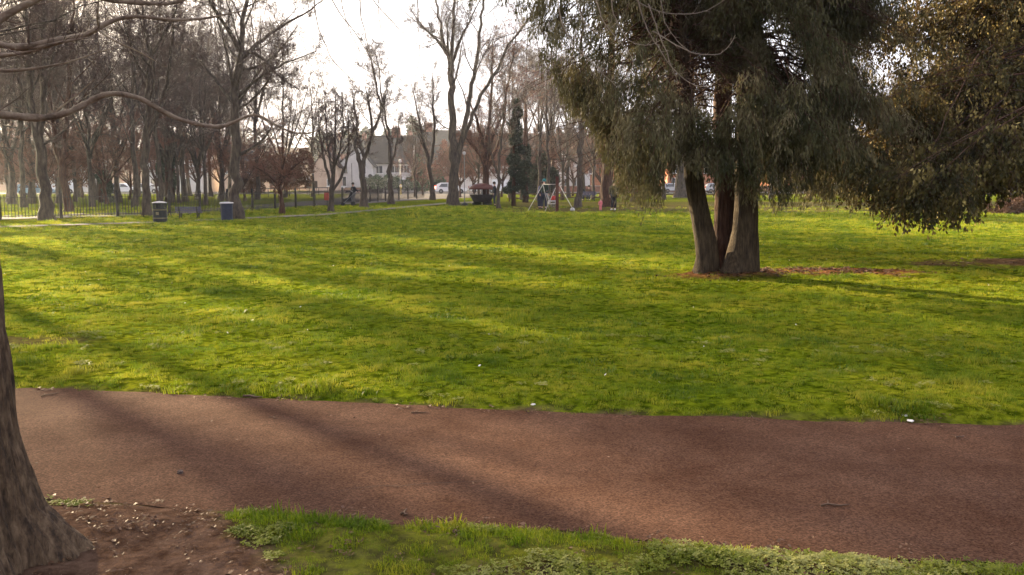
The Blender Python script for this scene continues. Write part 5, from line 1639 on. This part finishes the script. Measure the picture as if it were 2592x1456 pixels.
rail_fence('timber_rail_fence', [ground(1290, 510), ground(1420, 507), ground(1640, 505)], .75, 'low brown timber rail fence running behind the swings', rails=(.25, .62))
rail_fence('timber_rail_fence', [ground(1660, 500), ground(2000, 500)], .8, 'low timber rail fence beyond the conifer trunks', rails=(.3, .7))
rail_fence('metal_rail_fence', [ground(620, 500), ground(830, 494)], 1.0, 'thin dark rail fence beyond the park drive under the rust-brown hedge', matl='iron', rails=(.5, .95), pr=.03)
lw = empty('low_brick_wall', Vector((3.5, 137.0, 0)), 'low red brick wall along the street in front of the houses on the right', 'wall')
MB().box(3, 70, .9, 1.15, .13, 1.0).build('brickwork', M['garden_wall'], lw)
MB().box(3, 70, .85, 1.2, 1.003, 1.09).build('coping', M['kerb'], lw)


# ------------------------------------------------------------------ litter bins and bench
def bin_round(loc, r, h, body, label, bands=True):
    root = empty('litter_bin', loc, label, 'bin')
    if bands:
        m = MB(); n = 20
        # body with four openings under the lid: lower drum, pillars, drum top
        m.lathe([(r * .90, 0), (r * .90, .06), (r * .97, .08), (r * .97, h * .68), (r * .92, h * .70)], n)
        m.build('drum', M[body], root, smooth=False)
        inner = MB().lathe([(r * .6, h * .66), (r * .6, h * .90)], 14); inner.build('liner', M['rubber'], root)
        for i in range(4):
            a = math.pi / 4 + i * math.pi / 2
            pb = MB().box(-.055, .055, -.03, .03, h * .69, h * .92)
            pb.build('pillar', M[body], root, loc=(math.cos(a) * r * .88, math.sin(a) * r * .88, 0), rot=(0, 0, a + math.pi / 2))
        MB().lathe([(r * .98, h * .90), (r * 1.0, h * .93), (r * .98, h * .95)], n).build('collar', M[body], root)
        for z in (.18, h * .60):
            MB().lathe([(r * .985, z), (r * .99, z + .02), (r * .985, z + .035)], n).build('band', M['gold'], root)
        MB().box(-.06, .06, -r * 1.0, -r * .96, h * .38, h * .52).build('emblem', M['gold'], root)
        MB().lathe([(r * 1.04, h * .953), (r * 1.04, h * .965), (r * .8, h * .99), (r * .3, h * 1.02), (.02, h * 1.03)], n).build('lid', M['lid'], root, smooth=True)
    else:
        MB().lathe([(r * .86, 0), (r * .88, .05), (r * .96, h * .86), (r * 1.02, h * .87), (r * 1.02, h * .92)], 22).build('drum', M[body], root, smooth=False)
        MB().lathe([(r * 1.12, h * .923), (r * 1.12, h * .95), (r * .95, h * .985), (r * .5, h * 1.0), (.02, h * 1.0)], 22).build('lid', M['lid'], root)
        for i in range(4):
            a = i * math.pi / 2 + .3
            MB().box(-.012, .012, -.006, .006, .06, h * .85).build('rib', M[body], root, loc=(math.cos(a) * r * .925, math.sin(a) * r * .925, 0), rot=(0, 0, a + math.pi / 2))
    return root


g = ground(406, 564); bin_round(g, .29, .87, 'plastic_black', 'black round litter bin with a pale grey lid, standing left of the bench')
g = ground(575, 559); bin_round(g, .27, .82, 'plastic_blue', 'dark blue litter bin with a flat pale lid at the foot of the strong tree', bands=False)


def bench(loc, rz, L, label):
    root = empty('park_bench', loc, label, 'bench', rz=rz)
    for i in range(4):
        MB().box(-L / 2, L / 2, .02 + i * .10, .10 + i * .10, .42, .445).build('seat_slat', M['slat'], root)
    for i in range(3):
        MB().box(-L / 2, L / 2, -.02 - i * .03, .005 - i * .03, .52 + i * .11, .60 + i * .11).build('back_slat', M['slat'], root)
    for x in (-L / 2 + .18, L / 2 - .18):
        m = MB()
        m.tube([(x, .46, 0), (x, .40, .12), (x, .44, .25), (x, .38, .41)], .028, 6)
        m.tube([(x, -.06, 0), (x, .02, .15), (x, -.02, .3), (x, 0, .41), (x, -.06, .62), (x, -.10, .84)], .028, 6)
        m.tube([(x, .0, .12), (x, .2, .22), (x, .40, .12)], .02, 6)
        m.tube([(x, -.04, .405), (x, .2, .40), (x, .44, .405)], .026, 6)
        m.tube([(x, .42, .41), (x, .46, .55), (x, .40, .62), (x, .2, .63), (x, -.06, .62)], .022, 6)
        m.build('cast_iron_end', M['iron'], root, smooth=True)
    return root


g = ground(477, 553); bench(g, math.radians(8), 1.15, 'bluish slatted park bench on cast iron legs between the two litter bins').scale = (1, 1, .66)
# bench and people beyond the play area
g = ground(1487, 509); bench(g, math.radians(-4), 1.6, 'dark bench beyond the straight bare tree right of the swings')


# ------------------------------------------------------------------ people
def skin_mesh(name, verts, edges, radii, root_i=0, sub=1):
    me = bpy.data.meshes.new(name)
    me.from_pydata([tuple(v) for v in verts], edges, [])
    o = bpy.data.objects.new(name, me)
    COL.objects.link(o)
    sk = o.modifiers.new('skin', 'SKIN'); sk.use_smooth_shade = True
    sb = o.modifiers.new('sub', 'SUBSURF'); sb.levels = sb.render_levels = sub
    for i, r in enumerate(radii):
        sv = me.skin_vertices[0].data[i]; sv.radius = (r, r) if np.isscalar(r) else r
        sv.use_root = (i == root_i)
    return o


POSE_STAND = dict(hip=(0, 0, .92), chest=(0, 0, 1.32), neck=(0, 0, 1.48), head=(0, .01, 1.63), kl=(-.10, .02, .50), kr=(.10, .02, .50), fl=(-.11, 0, .08), fr=(.11, 0, .08),
                  el=(-.26, .02, 1.14), er=(.26, .02, 1.14), hl=(-.27, .08, .90), hr=(.27, .08, .90))


def person(loc, rz, scale, label, top, legs, pose=None, hat=None, hair='hair', shoes=None, skirt=False):
    P = dict(POSE_STAND)
    if pose: P.update(pose)
    root = empty('person', loc, label, 'person', rz=rz)
    root.scale = (scale,) * 3
    V = {k: Vector(v) for k, v in P.items()}
    sl, sr = V['chest'] + Vector((-.17, 0, .08)), V['chest'] + Vector((.17, 0, .08))
    hl_, hr_ = V['hip'] + Vector((-.09, 0, -.04)), V['hip'] + Vector((.09, 0, -.04))
    fwd = Vector((0, -1, 0))
    vs = [V['hip'], V['chest'], V['neck'], V['head'] - Vector((0, 0, .05)), V['head'] + Vector((0, 0, .09)),
          sl, V['el'], V['hl'], sr, V['er'], V['hr'], hl_, V['kl'], V['fl'], V['fl'] + fwd * .14 - Vector((0, 0, .04)), hr_, V['kr'], V['fr'], V['fr'] + fwd * .14 - Vector((0, 0, .04))]
    es = [(0, 1), (1, 2), (2, 3), (3, 4), (1, 5), (5, 6), (6, 7), (1, 8), (8, 9), (9, 10), (0, 11), (11, 12), (12, 13), (13, 14), (0, 15), (15, 16), (16, 17), (17, 18)]
    rs = [.105, .115, .05, (.075, .09), (.065, .085), .06, .042, .03, .06, .042, .03, .085, .06, .042, .035, .085, .06, .042, .035]
    body = skin_mesh('body', vs, es, rs); body.parent = root; body.data.materials.append(M['skin'])
    # hands: palm and five fingers each
    for h, e in ((V['hl'], V['el']), (V['hr'], V['er'])):
        d = (h - e).normalized(); side = d.cross(Vector((0, 1, 0))).normalized() if abs(d.y) < .9 else Vector((1, 0, 0))
        hv, he, hr2 = [h, h + d * .08], [(0, 1)], [.03, .032]
        for f in range(4):
            o_ = side * (-.03 + .02 * f); ln = (.06, .07, .066, .052)[f]
            n = len(hv); hv += [h + d * .085 + o_, h + d * (.085 + ln * .5) + o_ + fwd * .01, h + d * (.085 + ln) + o_ + fwd * .025]
            he += [(1, n), (n, n + 1), (n + 1, n + 2)]; hr2 += [.010, .009, .007]
        n = len(hv); hv += [h + d * .03 - side * .045 + fwd * .01, h + d * .07 - side * .06 + fwd * .02]; he += [(0, n), (n, n + 1)]; hr2 += [.011, .009]
        hd = skin_mesh('hand', hv, he, hr2); hd.parent = root; hd.data.materials.append(M['skin'])
    # jacket over torso and arms
    wr = lambda a, b: a.lerp(b, .93)
    jv = [V['hip'] - Vector((0, 0, .06)), V['hip'].lerp(V['chest'], .5), V['chest'] + Vector((0, 0, .02)), V['neck'] - Vector((0, 0, .04)), sl, V['el'], wr(V['el'], V['hl']), sr, V['er'], wr(V['er'], V['hr'])]
    je = [(0, 1), (1, 2), (2, 3), (2, 4), (4, 5), (5, 6), (2, 7), (7, 8), (8, 9)]
    j = skin_mesh('dress' if skirt else 'jacket', jv, je, [(.24, .20) if skirt else .19, .175, .19, .085, .095, .078, .06, .095, .078, .06]); j.parent = root; j.data.materials.append(top)
    tv = [V['hip'] + Vector((0, 0, .02)), hl_, V['kl'], wr(V['kl'], V['fl']), hr_, V['kr'], wr(V['kr'], V['fr'])]
    t = skin_mesh('trousers', tv, [(0, 1), (1, 2), (2, 3), (0, 4), (4, 5), (5, 6)], [.15, .12, .09, .075, .12, .09, .075]); t.parent = root; t.data.materials.append(legs)
    for f in (V['fl'], V['fr']):
        s = skin_mesh('shoe', [f + Vector((0, .05, -.03)), f + Vector((0, -.05, -.035)), f + fwd * .17 - Vector((0, 0, .04))], [(0, 1), (1, 2)], [.055, .052, .042]); s.parent = root
        s.data.materials.append(shoes or M['rubber'])
    hc = V['head'] + Vector((0, 0, .05))
    m = MB().lathe([(.10, -.06), (.115, 0), (.11, .05), (.08, .10), (.02, .125)], 14)
    m.v = [(x, y * 1.1 + .02, z) for x, y, z in m.v]
    m.build('hat' if hat else 'hair', hat or M[hair], root, smooth=True, loc=hc)
    fc = MB()
    fc.add([(-.014, -.085, -.03), (.014, -.085, -.03), (0, -.115, -.035), (0, -.088, .01)], [(0, 1, 2), (0, 2, 3), (1, 3, 2)])
    for sx in (-1, 1): fc.lathe([(.004, 0), (.02, .02), (.012, .045)], 6, (sx * .085, .0, -.02))
    fc.build('nose_and_ears', M['skin'], root, loc=hc - Vector((0, 0, .03)))
    ey = MB()
    for sx in (-1, 1): ey.lathe([(.002, -.008), (.011, 0), (.002, .008)], 8, (sx * .032, -.082, 0))
    ey.box(-.022, .022, -.088, -.08, -.075, -.066)
    ey.build('eyes_and_mouth', M['hair'], root, loc=hc - Vector((0, 0, .03)))
    return root


c_blue, c_jean, c_green, c_black = cloth('slate_blue', (.13, .14, .24)), cloth('dark_denim', (.025, .028, .045)), cloth('dark_green', (.02, .035, .02)), cloth('black', (.012, .012, .014))
c_teal, c_pink, c_red, c_grey, c_white = cloth('teal', (.03, .16, .17)), cloth('pink', (.6, .16, .18)), cloth('red', (.45, .03, .02)), cloth('grey', (.10, .09, .09)), cloth('white_shoe', (.6, .6, .6))
g = ground(1366, 528)
person(g, math.radians(60), 1.0, 'adult in a slate-blue jacket and dark jeans leaning forward behind the left swing frame', c_blue, c_jean,
       pose=dict(chest=(0, -.10, 1.28), neck=(0, -.15, 1.44), head=(0, -.20, 1.58), el=(-.24, -.25, 1.12), er=(.24, -.25, 1.12), hl=(-.16, -.48, 1.10), hr=(.16, -.48, 1.10)))
g = ground(1377, 529)
person(g, math.radians(-20), 1.05, 'adult in a dark green coat and teal hat standing by the left swing leg', c_green, c_jean, hat=c_teal)
g = ground(1520, 534)
person(g, math.radians(20), .40, 'toddler in pink standing on the grass right of the swings', c_pink, c_pink, skirt=True, pose=dict(head=(0, .01, 1.68), el=(-.3, 0, 1.2), hl=(-.36, -.05, 1.0)))
g = ground(1553, 532)
person(g, math.radians(-30), 1.0, 'adult in black trousers and white shoes, half hidden by the conifer boughs', cloth('olive', (.05, .045, .025)), c_black, shoes=c_white)
g = ground(895, 519)
person(g, math.radians(65), .92, 'person in dark clothes walking along the drive and pushing a pushchair', c_black, c_grey,
       pose=dict(el=(-.22, -.12, 1.15), er=(.22, -.12, 1.15), hl=(-.18, -.40, 1.05), hr=(.18, -.40, 1.05), kl=(-.09, -.12, .5), fl=(-.10, -.18, .08), kr=(.09, .06, .5), fr=(.10, .22, .12)))
g = ground(1252, 521)
person(g, math.radians(90), .95, 'person in dark clothes standing at the right side of the red canopy seat', c_black, c_jean)
for (px, py, rz, lab, tp) in [(1472, 508, 0, 'seated person in dark clothes left on the far bench', c_black), (1490, 508, -10, 'seated person in brown clothes right on the far bench', cloth('brown', (.10, .05, .03)))]:
    g = ground(px, py)
    person(g, math.radians(rz), 1.0, lab, tp, c_jean, pose=dict(hip=(0, .1, .52), chest=(0, .12, .92), neck=(0, .1, 1.08), head=(0, .08, 1.23), kl=(-.10, -.32, .50), kr=(.10, -.32, .50), fl=(-.1, -.34, .08), fr=(.1, -.34, .08),
                                                                  el=(-.25, .04, .74), er=(.25, .04, .74), hl=(-.14, -.18, .60), hr=(.14, -.18, .60)))
g = ground(1424, 505)
person(g, 0, .55, 'small child in dark clothes near the rail fence right of the swings', c_grey, c_jean)


def pushchair(loc, rz):
    root = empty('pushchair', loc, 'black pushchair rolling in front of the person on the drive', 'pushchair', rz=rz)
    m = MB(); m.prism([(-.30, .35), (.30, .30), (.38, .55), (.20, .50), (-.05, .55), (-.25, 1.0), (-.38, .95)], -.22, .22); m.build('seat', M['rubber'], root)
    MB().prism([(-.40, .95), (-.22, 1.08), (.05, 1.05), (.15, .90), (.10, .88), (-.05, .98), (-.25, .97)], -.24, .24).build('hood', M['basket'], root)
    for y in (-.24, .24):
        MB().tube([(-.62, y, 1.02), (-.40, y, .80), (.30, y, .15)], .016, 6).build('frame', M['grey_metal'], root)
        MB().tube([(-.25, y, .70), (-.38, y, .15)], .016, 6).build('frame', M['grey_metal'], root)
        for x, r in ((.32, .11), (-.38, .15)):
            w = MB().lathe([(r * .6, -.02), (r, -.02), (r, .02), (r * .6, .02)], 14); w.build('wheel', M['rubber'], root, loc=(x, y, r), rot=(math.pi / 2, 0, 0))
    MB().tube([(-.62, -.24, 1.02), (-.62, .24, 1.02)], .02, 6).build('handle', M['rubber'], root)


pushchair(ground(880, 521), math.radians(155 + 30))


# ------------------------------------------------------------------ swings and canopy seat
def swings():
    o = ground(1396, 532)
    root = empty('swing_set', o, 'pale steel swing frame with splayed A-shaped legs and one toddler seat', 'swing')
    Y0 = o.y
    L1, L2 = at(1374, 467, Y0 + .6), at(1410, 467, Y0 - .6)
    legs = [(ground(1335, 534), L1), (ground(1391, 531), L1), (ground(1379, 535), L2), (ground(1455, 536), L2 + Vector((.12, 0, 0)))]
    for a, b_ in legs:
        MB().tube([a - o - Vector((0, 0, .05)), b_ - o], .022, 8).build('leg', M['swing'], root, smooth=True)
    MB().tube([L1 - o, L2 - o + Vector((.14, 0, 0))], .024, 8).build('crossbar', M['swing'], root, smooth=True)
    MB().tube([at(1384, 490, Y0) - o, at(1396, 525, Y0 + .2) - o], .045, 8).build('brace', M['swing'], root, smooth=True)
    m = L1.lerp(L2, .55) - o
    s = at(1397, 516, Y0) - o
    for dx in (-.14, .14):
        MB().tube([(m.x + dx, m.y, m.z), (s.x + dx, s.y, s.z + .2)], .008, 5).build('chain', M['grey_metal'], root)
    cr = MB().box(s.x - .2, s.x + .2, s.y - .14, s.y + .14, s.z - .02, s.z + .02)
    cr.box(s.x - .22, s.x - .19, s.y - .14, s.y + .14, s.z + .02, s.z + .22).box(s.x + .19, s.x + .22, s.y - .14, s.y + .14, s.z + .02, s.z + .22)
    cr.box(s.x - .19, s.x + .19, s.y - .16, s.y - .13, s.z + .14, s.z + .20)
    cr.build('seat', M['lid'], root)
    r2 = empty('swing_post', ground(1410, 534), 'dark red wooden post standing beside the right swing frame', 'post')
    MB().box(-.09, .09, -.09, .09, -.1, 1.95).build('shaft', M['post_red'], r2, bevel=.01)
    MB().box(-.11, .11, -.11, .11, 1.953, 2.0).build('cap', M['post_red'], r2)
    g = ground(1405, 532)
    person(g + Vector((-.08, .15, .12)), math.radians(30), .50, 'small child in red behind the dark red post', c_red, c_grey)
    s2 = empty('spring_ball', ground(1449, 533), 'small white rounded ground anchor near the right swing leg', 'anchor')
    MB().lathe([(.14, 0), (.15, .06), (.11, .13), (.03, .17)], 12).build('cap', M['lid'], s2, smooth=True)


swings()


def canopy_seat():
    o = ground(1220, 518)
    k = mpx(o.y)
    root = empty('canopy_seat', o, 'round seating booth under a dark red domed canopy on a pale centre pole', 'shelter')
    R = 33 * k
    prof = [(R, 38 * k), (R * .97, 41.5 * k), (R * .85, 46 * k), (R * .62, 50 * k), (R * .32, 52.5 * k), (.05, 53.5 * k), (.04, 52.0 * k), (R * .6, 48.5 * k), (R * .84, 44 * k), (R * .96, 38 * k)]
    c = MB().lathe(prof, 24); c.build('canopy', M['canopy'], root, smooth=True)
    for i in range(8):
        a = i * math.pi / 4
        MB().tube([(.04 * math.cos(a), .04 * math.sin(a), 51 * k), (R * .6 * math.cos(a), R * .6 * math.sin(a), 48 * k), (R * .95 * math.cos(a), R * .95 * math.sin(a), 38.3 * k)], .015, 5).build('rib', M['iron'], root)
    MB().tube([(0, 0, 0), (0, 0, 51 * k)], .05, 10).build('pole', M['lid'], root, smooth=True)
    for i in range(6):
        a = i * math.pi / 3 + .2
        MB().tube([(R * .93 * math.cos(a), R * .93 * math.sin(a), 24 * k), (R * .95 * math.cos(a), R * .95 * math.sin(a), 38.5 * k)], .022, 6).build('upright', M['grey_metal'], root)
    MB().lathe([(R * .62, 6 * k), (R * .80, 14 * k), (R * .95, 25 * k), (R * .90, 25.5 * k), (R * .72, 15 * k), (R * .5, 12 * k), (.06, 12 * k), (.06, 6 * k)], 24).build('basket', M['basket'], root, smooth=False)
    for sx in (-1, 1):
        MB().lathe([(11 * k, 0), (11.5 * k, 3 * k), (8 * k, 7 * k)], 16).build('base', M['rubber'], root, loc=(sx * 14 * k, 0, 0))
    lp = empty('marker_post', ground(1176, 520), 'slim grey lamp post with a small square foot between the tallest tree and the canopy', 'post')
    MB().tube([(0, 0, 0), (0, 0, 3.6)], .03, 8).build('shaft', M['grey_metal'], lp)
    MB().lathe([(.26, 0), (.22, .12), (.08, .2)], 10).build('foot', M['rubber'], lp)
    MB().lathe([(.03, 3.6), (.11, 3.66), (.11, 3.8), (.02, 3.86)], 10).build('lantern', M['lid'], lp)


canopy_seat()


# ------------------------------------------------------------------ cars, signs, lamp
def car(name, loc, rz, paint, label, L=4.2, H=1.48, W=1.72, lit=False, van=False, group=None):
    root = empty(name, loc, label, 'van' if van else 'car', group, rz)
    h = H
    if van: prof = [(0, .28), (L, .28), (L, .75), (L - .25, 1.0), (L - .95, h * .95), (L - 1.2, h), (.08, h), (0, h * .9)]
    else: prof = [(0, .30), (L, .30), (L + .02, .62), (L - .12, .80), (L - 1.0, .92), (L - 1.75, h - .04), (L - 2.1, h), (.75, h - .02), (.25, h - .22), (.06, .95), (-.02, .60)]
    m = MB(); m.prism(prof, -W / 2, W / 2)
    mid = .85
    m.v = [(x, y * (1 - .16 * max(0, (z - mid) / (h - mid))), z) for x, y, z in m.v]
    m.build('body', M[paint], root, bevel=.04)
    for s in (-1, 1):
        g = MB()
        y = lambda z: s * (W / 2 * (1 - .16 * max(0, (z - mid) / (h - mid))) + .012)
        def pane(pr):
            b0 = len(g.v)
            g.add([(x, y(z), z) for x, z in pr] + [(x, y(z) - s * .03, z) for x, z in pr], [tuple(range(len(pr)))] + [(i, i + len(pr), (i + 1) % len(pr) + len(pr), (i + 1) % len(pr)) for i in range(len(pr))])
        if van: pane([(L - 1.75, 1.0 * h / 1.5 * .8), (L - .95, 1.0 * h / 1.5 * .8), (L - 1.25, h * .88), (L - 1.75, h * .88)])
        else:
            pane([(.50, .93), (1.75, .93), (1.75, h - .12), (.85, h - .14)]); pane([(1.83, .93), (L - 1.15, .93), (L - 1.85, h - .14), (1.83, h - .12)])
        g.build('side_window', M['glass'], root)
        for x in (.80, L - .82):
            w = MB().lathe([(.18, -.1), (.31, -.1), (.33, -.06), (.33, .06), (.31, .1), (.18, .1)], 18)
            wo = w.build('wheel', M['rubber'], root, loc=(x, s * (W / 2 - .08), .33), rot=(math.pi / 2, 0, 0))
            MB().lathe([(.03, -.105), (.19, -.095), (.19, .095), (.03, .105)], 10).build('rim', M['rim'], wo)
        MB().box(L - .06, L + .03, s * (W / 2 - .22) - .16, s * (W / 2 - .22) + .16, .62, .78).build('headlight', M['head'], root)
        MB().box(-.06, .05, s * (W / 2 - .14) - .11, s * (W / 2 - .14) + .14, .72, 1.05 if not van else 1.2).build('tail_light', M['tail'] if lit else M['red_box'], root)
    zt = h - .16
    MB().add([(L - 1.02, -W / 2 + .14, .95), (L - 1.02, W / 2 - .14, .95), (L - 1.70, W / 2 - .26, zt), (L - 1.70, -W / 2 + .26, zt), (L - 1.08, -W / 2 + .14, .95), (L - 1.08, W / 2 - .14, .95), (L - 1.76, W / 2 - .26, zt), (L - 1.76, -W / 2 + .26, zt)],
             [(0, 1, 2, 3), (7, 6, 5, 4), (0, 4, 5, 1), (1, 5, 6, 2), (2, 6, 7, 3), (3, 7, 4, 0)]).build('windscreen', M['glass'], root, loc=(.05, 0, .02))
    MB().box(-.05, .03, -.26, .26, .50, .61).build('number_plate', M['plate'], root)
    MB().box(-.06, L + .05, -W / 2 + .1, W / 2 - .1, .27, .36).build('bumper_and_sill', M['rubber'], root)
    return root


def cpos(px, Y): return Vector(((px - CX) * mpx(Y), Y, 0.014))


car('white_car', cpos(1103, 128.5), math.radians(6), 'car_white', 'white estate car driving off along the street with its red tail light on', lit=True, L=4.5, H=1.55)
car('parked_car', cpos(1188, 134), 0, 'car_silver', 'silver car parked behind the red canopy')
car('parked_van', cpos(1246, 134), 0, 'car_white', 'white van parked behind the thin-trunked tree', L=4.9, H=2.0, van=True)
car('parked_van', cpos(122, 127), 0, 'car_white', 'white van seen between the two forked trees at the far left', L=4.8, H=2.1, van=True)
car('parked_car', cpos(284, 126), 0, 'car_white', 'white car seen under the red twigs left of the black bin')
car('parked_car', cpos(345, 128), 0, 'car_silver', 'silver car seen just left of the straight tree by the black bin', L=4.0)
car('parked_car', cpos(52, 110), math.radians(4), 'car_blue', 'pale blue car beyond the railings at the far left')
car('parked_car', cpos(1672, 134), 0, 'car_silver', 'silver car beyond the flared old tree')
car('parked_car', cpos(1780, 134), 0, 'car_silver', 'silver car seen between the left and middle conifer trunks')
car('parked_car', cpos(2000, 131), 0, 'car_dark', 'dark car seen under the boughs right of the conifer trunks')
car('parked_car', cpos(2085, 131), 0, 'car_silver', 'grey car parked to the right of the dark car under the boughs')


def sign(name, loc, h, w, hh, matl, label, cat='sign', post='grey_metal', post_r=.035, double=False):
    root = empty(name, loc, label, cat)
    for x in ((-w * .4, w * .4) if double else (0,)):
        MB().tube([(x, .03, -.05), (x, .03, h)], post_r, 8).build('pole', M[post], root)
    MB().box(-w / 2, w / 2, -.03, -.006, h - hh, h + .02).build('plate', M[matl], root)
    return root


sign('road_sign', cpos(1024, 138), 2.7, .55, .7, 'sign_white', 'small white road sign on a grey pole right of the street lamp')
sign('road_sign', cpos(783, 120), 2.3, .5, .45, 'sign_white', 'small pale sign above the brown notice board')
sign('road_sign', cpos(871, 100), 1.2, .45, .25, 'sign_white', 'low white sign by the drive above the pushchair')
sign('notice_board', cpos(792, 112), 1.75, 1.5, .9, 'frame_dark', 'brown notice board beside the rust-brown hedge', cat='notice board', double=True, post='wood')
rb_ = empty('dog_waste_bin', ground(828, 524), 'small red box bin on a post by the railings', 'bin')
MB().tube([(0, 0, -.1), (0, 0, 1.0)], .03, 8).build('post', M['iron'], rb_)
MB().box(-.16, .16, -.14, -.032, .45, .95).build('box', M['red_box'], rb_, bevel=.02)
MB().box(-.18, .18, -.16, -.02, .953, .99).build('lid', M['post_red'], rb_)
yb = empty('yellow_bollard', ground(1015, 493), 'short yellow bollard on the drive below the street lamp', 'bollard')
MB().lathe([(.10, 0), (.10, .95), (.16, 1.0), (.16, 1.25), (.06, 1.33)], 12).build('shaft', M['sign_yellow'], yb)
MB().lathe([(.165, 1.05), (.168, 1.12), (.165, 1.2)], 12).build('band', M['sign_white'], yb)
sl_ = empty('street_lamp', cpos(1016, 132), 'street lamp with a round pale head in front of the white house', 'street lamp')
MB().tube([(0, 0, 0), (0, 0, 1.2), (0, 0, 4.45)], [.09, .06, .045], 10).build('column', M['grey_metal'], sl_, smooth=True)
MB().lathe([(.06, 4.45), (.22, 4.55), (.27, 4.72), (.2, 4.9), (.04, 4.97)], 14).build('lamp_head', M['sign_white'], sl_, smooth=True)

# ------------------------------------------------------------------ small things lying about
def stone(loc, r, label, matl='stone', name='stone', flat=.7):
    bm = bmesh.new(); bmesh.ops.create_icosphere(bm, subdivisions=2, radius=r)
    for v in bm.verts:
        n = v.co.normalized(); v.co *= 1 + .22 * math.sin(n.x * 5 + n.y * 3) + random.uniform(-.10, .10); v.co.z *= flat
    me = bpy.data.meshes.new(name); bm.to_mesh(me); bm.free()
    o = link(name, me, M[matl], loc=loc)
    o.rotation_euler = (0, 0, random.uniform(0, 6))
    return tag(o, label, name.split('_')[-1])


g = ground(456, 1196, .02); stone(g + Vector((0, 0, .002)), .017, 'dark brown stone lying alone on the asphalt path at the left')
g = ground(2290, 1052, .035); stone(g, .020, 'upper of the two pale scraps lying at the grass edge on the right', 'paper', 'pale_scrap', .35)
g = ground(2306, 1065, .03); stone(g, .024, 'lower, flatter of the two pale scraps at the grass edge on the right', 'paper', 'pale_scrap', .3)
g = ground(1350, 1024, .03); stone(g, .018, 'small pinkish-white scrap at the grass edge in the middle', 'paper', 'pale_scrap', .4)
g = ground(2075, 692, .05); stone(g, .05, 'long white scrap lying on the leaf litter right of the conifer', 'paper', 'pale_scrap', .3).scale = (2.6, .7, .7)


def twig_thing(a, b_, r, label, bend=.02):
    A, B_ = ground(*a), ground(*b_)
    o = empty('fallen_twig', A, label, 'twig')
    d = B_ - A; n = Vector((-d.y, d.x, 0)).normalized()
    pts = [Vector((0, 0, 0)), d * .3 + n * bend, d * .65 - n * bend * .5, d]
    MB().tube([p + Vector((0, 0, .016 + r)) for p in pts], [r, r * .9, r * .8, r * .4], 6).build('stem', M['wood'], o, smooth=True)
    MB().tube([pts[1] + Vector((0, 0, .018 + r)), pts[1] + d * .12 + n * bend * 2 + Vector((0, 0, .022 + r))], [r * .6, r * .3], 5).build('side_shoot', M['wood'], o)


twig_thing((105, 1010), (150, 1000), .005, 'fallen twig on the path beside the near trunk at the upper left')
twig_thing((615, 1011), (665, 1013), .010, 'thick dark stick at the grass edge above the streaky shade')
twig_thing((680, 1062), (706, 1066), .003, 'short thin twig in the shaded streak on the left of the path')
twig_thing((1040, 1052), (1085, 1050), .005, 'fallen twig on the path just below the grass in the middle')
twig_thing((2078, 1290), (2150, 1287), .006, 'longest fallen twig lying across the right half of the path')
twig_thing((1880, 1050), (1925, 1072), .004, 'pale fallen twig lying from the grass onto the path at right')
twig_thing((2420, 1117), (2440, 1110), .005, 'short dark twig near the far edge of the path at the right')
twig_thing((1015, 1312), (1032, 1313), .008, 'short dark stick at the lower path edge beside the grass tufts')

# small dead leaves dropped on the asphalt
lf_src = src_coll('leaf', [chips(50 + i, 1, .01, .010, .016) for i in range(3)], M['litter'])
rl = np.random.default_rng(14)
lx = rl.uniform(-6, 7, 150); ly = edge_y(NEAR_EDGE, lx) + rl.random(150) ** 1.5 * 2.3
kk = ly < edge_y(FAR_EDGE, lx) - .02
lx, ly = lx[kk], ly[kk]
gn_scatter('fallen_leaves', np.stack([lx, ly, lx * 0 + .017], 1), np.stack([lx * 0, lx * 0, rl.random(len(lx)) * 6.28], 1), rl.uniform(.4, 1.1, len(lx)), rl.integers(0, 3, len(lx)), lf_src)

dz = src_coll('daisy', [chips(60 + i, 1, .01, .009, .013) for i in range(2)], M['paper'])
dx = rl.uniform(-12, 14, 420); dy = rl.uniform(6.5, 24, 420) + 1000 * (rl.random(420) < .5)
kk = in_view(dx, dy, 0) & (vnoise(dx, dy, .8, 71) > .55) & (dy > edge_y(FAR_EDGE, dx) + .1)
dx, dy = dx[kk], dy[kk]
gn_scatter('daisies', np.stack([dx, dy, lawn_h(dx, dy) + .03], 1), np.stack([dx * 0 + .3, dx * 0, rl.random(len(dx)) * 6.28], 1), rl.uniform(.7, 1.3, len(dx)), rl.integers(0, 2, len(dx)), dz)

# ------------------------------------------------------------------ air
if HAZE_DENSITY > 0:
    hm = bpy.data.materials.new('haze')
    hm.use_nodes = True
    N = hm.node_tree.nodes; N.clear()
    out = N.new('ShaderNodeOutputMaterial'); pv = N.new('ShaderNodeVolumePrincipled')
    pv.inputs['Color'].default_value = (0.86, 0.90, 1.0, 1); pv.inputs['Density'].default_value = HAZE_DENSITY; pv.inputs['Anisotropy'].default_value = 0.5
    hm.node_tree.links.new(pv.outputs[0], out.inputs['Volume'])
    hz = MB().box(-1000, 1000, -100, 1600, -3, 40).build('haze', hm)
    tag(hz, kind='stuff')
